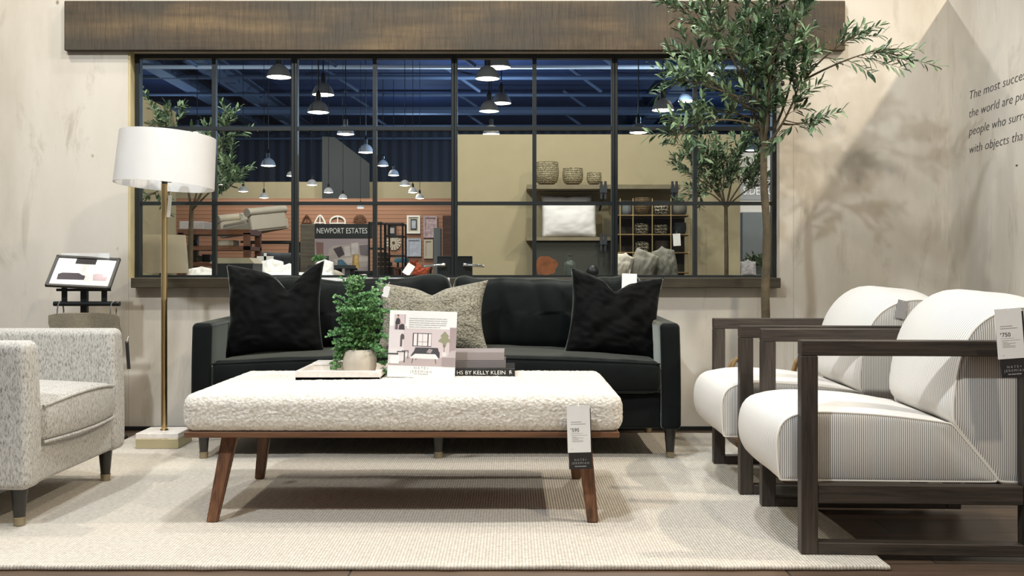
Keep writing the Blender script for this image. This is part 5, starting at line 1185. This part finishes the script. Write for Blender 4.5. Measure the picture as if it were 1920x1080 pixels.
# --- cubby bookcase and baskets; grid lines reflected in the glass, built as rods
Y = 9.75; a, b = pt(1152, 372, Y), pt(1292, 700, Y); w = b.x-a.x
t = thing('cubby_bookcase', 'dark bookcase with a reflected grid built as brass cubbies on the tan partition', 'bookcase', (a.x, Y, 0))
bm = BM(); box(bm, 0, w, 0.26, 0.28, 0.0, a.z); obj('back_panel', bm, M_BRN, t)
for u in (1163, 1187, 1223, 1258, 1292):
    bm = BM(); x = pt(u, 0, Y).x-a.x; tube(bm, [(x, 0, 0), (x, 0, a.z)], 0.006, 6)
    obj('upright_rod', bm, M_BRASS, t)
for v in (404, 440, 474, 511):
    z = pt(0, v, Y).z; bm = BM(); tube(bm, [(0, 0, z), (w, 0, z)], 0.006, 6); obj('front_rail', bm, M_BRASS, t); bm = BM(); box(bm, 0, w, 0.008, 0.255, z-0.010, z-0.004); obj('shelf', bm, M_BRN, t)
def bask(label, mat, u, vb, w_, h_, Yb=9.87): return vessel(label, mat, u, vb, w_, h_, Yb, bprof, 'basket', 'basket', 'baskets in the brass grid bookcase')
M_CHEV = m_weave('black_cream_weave', (40, 36, 30), (196, 184, 156), 40); M_BWN = m_weave('brown_weave', (76, 60, 40), (120, 98, 66), 60)
bask('tall brown woven basket on the second bookcase column top', M_BWN, 1205, 403, 32, 32); bask('cream and black basket in the middle of the second bookcase column', M_CHEV, 1203, 439.5, 26, 20)
bask('black and cream basket upper in the third bookcase column', M_CHEV, 1240, 403.5, 28, 24); bask('black and cream drum basket lower in the third bookcase column', M_CHEV, 1239, 439.5, 26, 18)
bask('grey basket at the top of the fourth bookcase column', M_MIDG, 1275, 403.5, 26, 22); bask('dark grey basket middle of the fourth bookcase column', M_GREYF, 1275, 439.5, 24, 22); bask('dark basket on the lowest visible bookcase row', M_CHEV, 1204, 473.5, 26, 20); bask('grey basket left top of the bookcase', M_GREYP, 1175, 403.5, 18, 20); bask('dark basket on the lower row of the third bookcase column', M_BRN, 1240, 473.5, 28, 22)
# three cushions on a daybed just behind the glass
Y = 7.2; a, b = pt(1140, 516, Y), pt(1300, 516, Y); w = b.x-a.x
t = thing('daybed', 'low grey daybed behind the glass holding three cushions', 'daybed', (a.x, Y, 0)); bm = BM(); softbox(bm, (w/2, 0.35, 0.58), (w, 0.7, 0.26), 0.05, (4, 3, 2)); obj('mattress', bm, M_MIDG, t, True); legs4(t, w, 0.7, 0.46, 0.05, M_BLK)
cush('small beige cushion left of the grey pair behind the glass', M_CREAMF, 1150, 1184, 478, 530, Y+0.2, 0.12, 1, 14, dent=-0.02, pinch=-0.04); cush('plain grey cushion in the middle behind the glass', M_MIDG, 1182, 1228, 470, 530, Y+0.25, 0.13, 3, 22, dent=0.0, pinch=-0.02); cush('dark grey embroidered cushion right of the plain grey one', plain('slate_fabric', (98, 96, 86), 0.9, var=0.3, vscale=30), 1224, 1268, 470, 530, Y+0.34, 0.13, 5, -6, dent=-0.03, pinch=-0.08)
swing_tag('hang_tag', 'white tag hanging behind the glass above the dark grey embroidered cushion', 1262, 1276, 438, 461, 9.73, -3)
o = bpy.data.objects.new('tmp', None); bpy.data.objects.remove(o)
# --- bright store at the right
Y = 15.0; a, b = pt(1370, 341, Y), pt(1480, 375, Y)
t = thing('department_sign', 'grey department sign with pale letters right of the tan partition', 'sign', (a.x, Y, 0)); w = b.x-a.x
bm = BM(); box(bm, 0, w, 0, 0.12, b.z, a.z); obj('panel', bm, M_GRSIGN, t)
lettering('sign_lettering', '.S.DE LO', 0.17, M_PAPER, t, (pt(1389, 0, Y).x-a.x, -0.004, b.z+0.075), (R(90), 0, 0), 'LEFT', 0.002, width=0.47)
for x in (0.05, w-0.1): bm = BM(); box(bm, x, x+0.05, 0.03, 0.08, 0, b.z); obj('post', bm, M_GRSIGN, t)
sb('grey_armoire', 'grey tall cupboard under the department sign', 'cupboard', M_GREYP, 1392, 1478, 398, 620, 14.6, 0.3)
bm = BM(); rr = random.Random(14); p = pt(1422, 500, 11.5)
for k in range(160): leaf(bm, Vector((rr.gauss(0, .07), rr.gauss(0, .05), rr.gauss(0.03, .03))), Vector((rr.uniform(-1, 1), rr.uniform(-1, .5), rr.uniform(0, 1))), Vector((0, -1, .5)), 0.12, 0.018)
t = thing('leafy_plant', 'spiky green plant right of the tan partition, beside the tree trunk', 'plant', (p.x, 11.5, 0)); o = obj('foliage', bm, M_OLIVE, t, False, False); o.location = (0, 0, p.z)
bm = BM(); lathe(bm, [(0, 0), (0.13, 0), (0.15, p.z*0.5), (0.14, p.z), (0, p.z)], 24); obj('planter', bm, M_GREYP, t, True)
t = simple_table('white bench below the spiky plant at the right end of the window', 1360, 1470, 516, 9.9, 0.5, M_WHITEF, 0.05, 'bench'); t.location.x = pt(1392, 0, 9.9).x
cush('grey cushion at the right end of the window behind the trunk', M_LILG, 1388, 1418, 490, 518, 10.1, 0.12, 8, 0, dent=-0.03)
sb('bookcase_unit', 'pale store shelving far right behind the olive trunk', 'shelf', M_CREAMF, 1440, 1470, 440, 630, 13.8, 0.3)
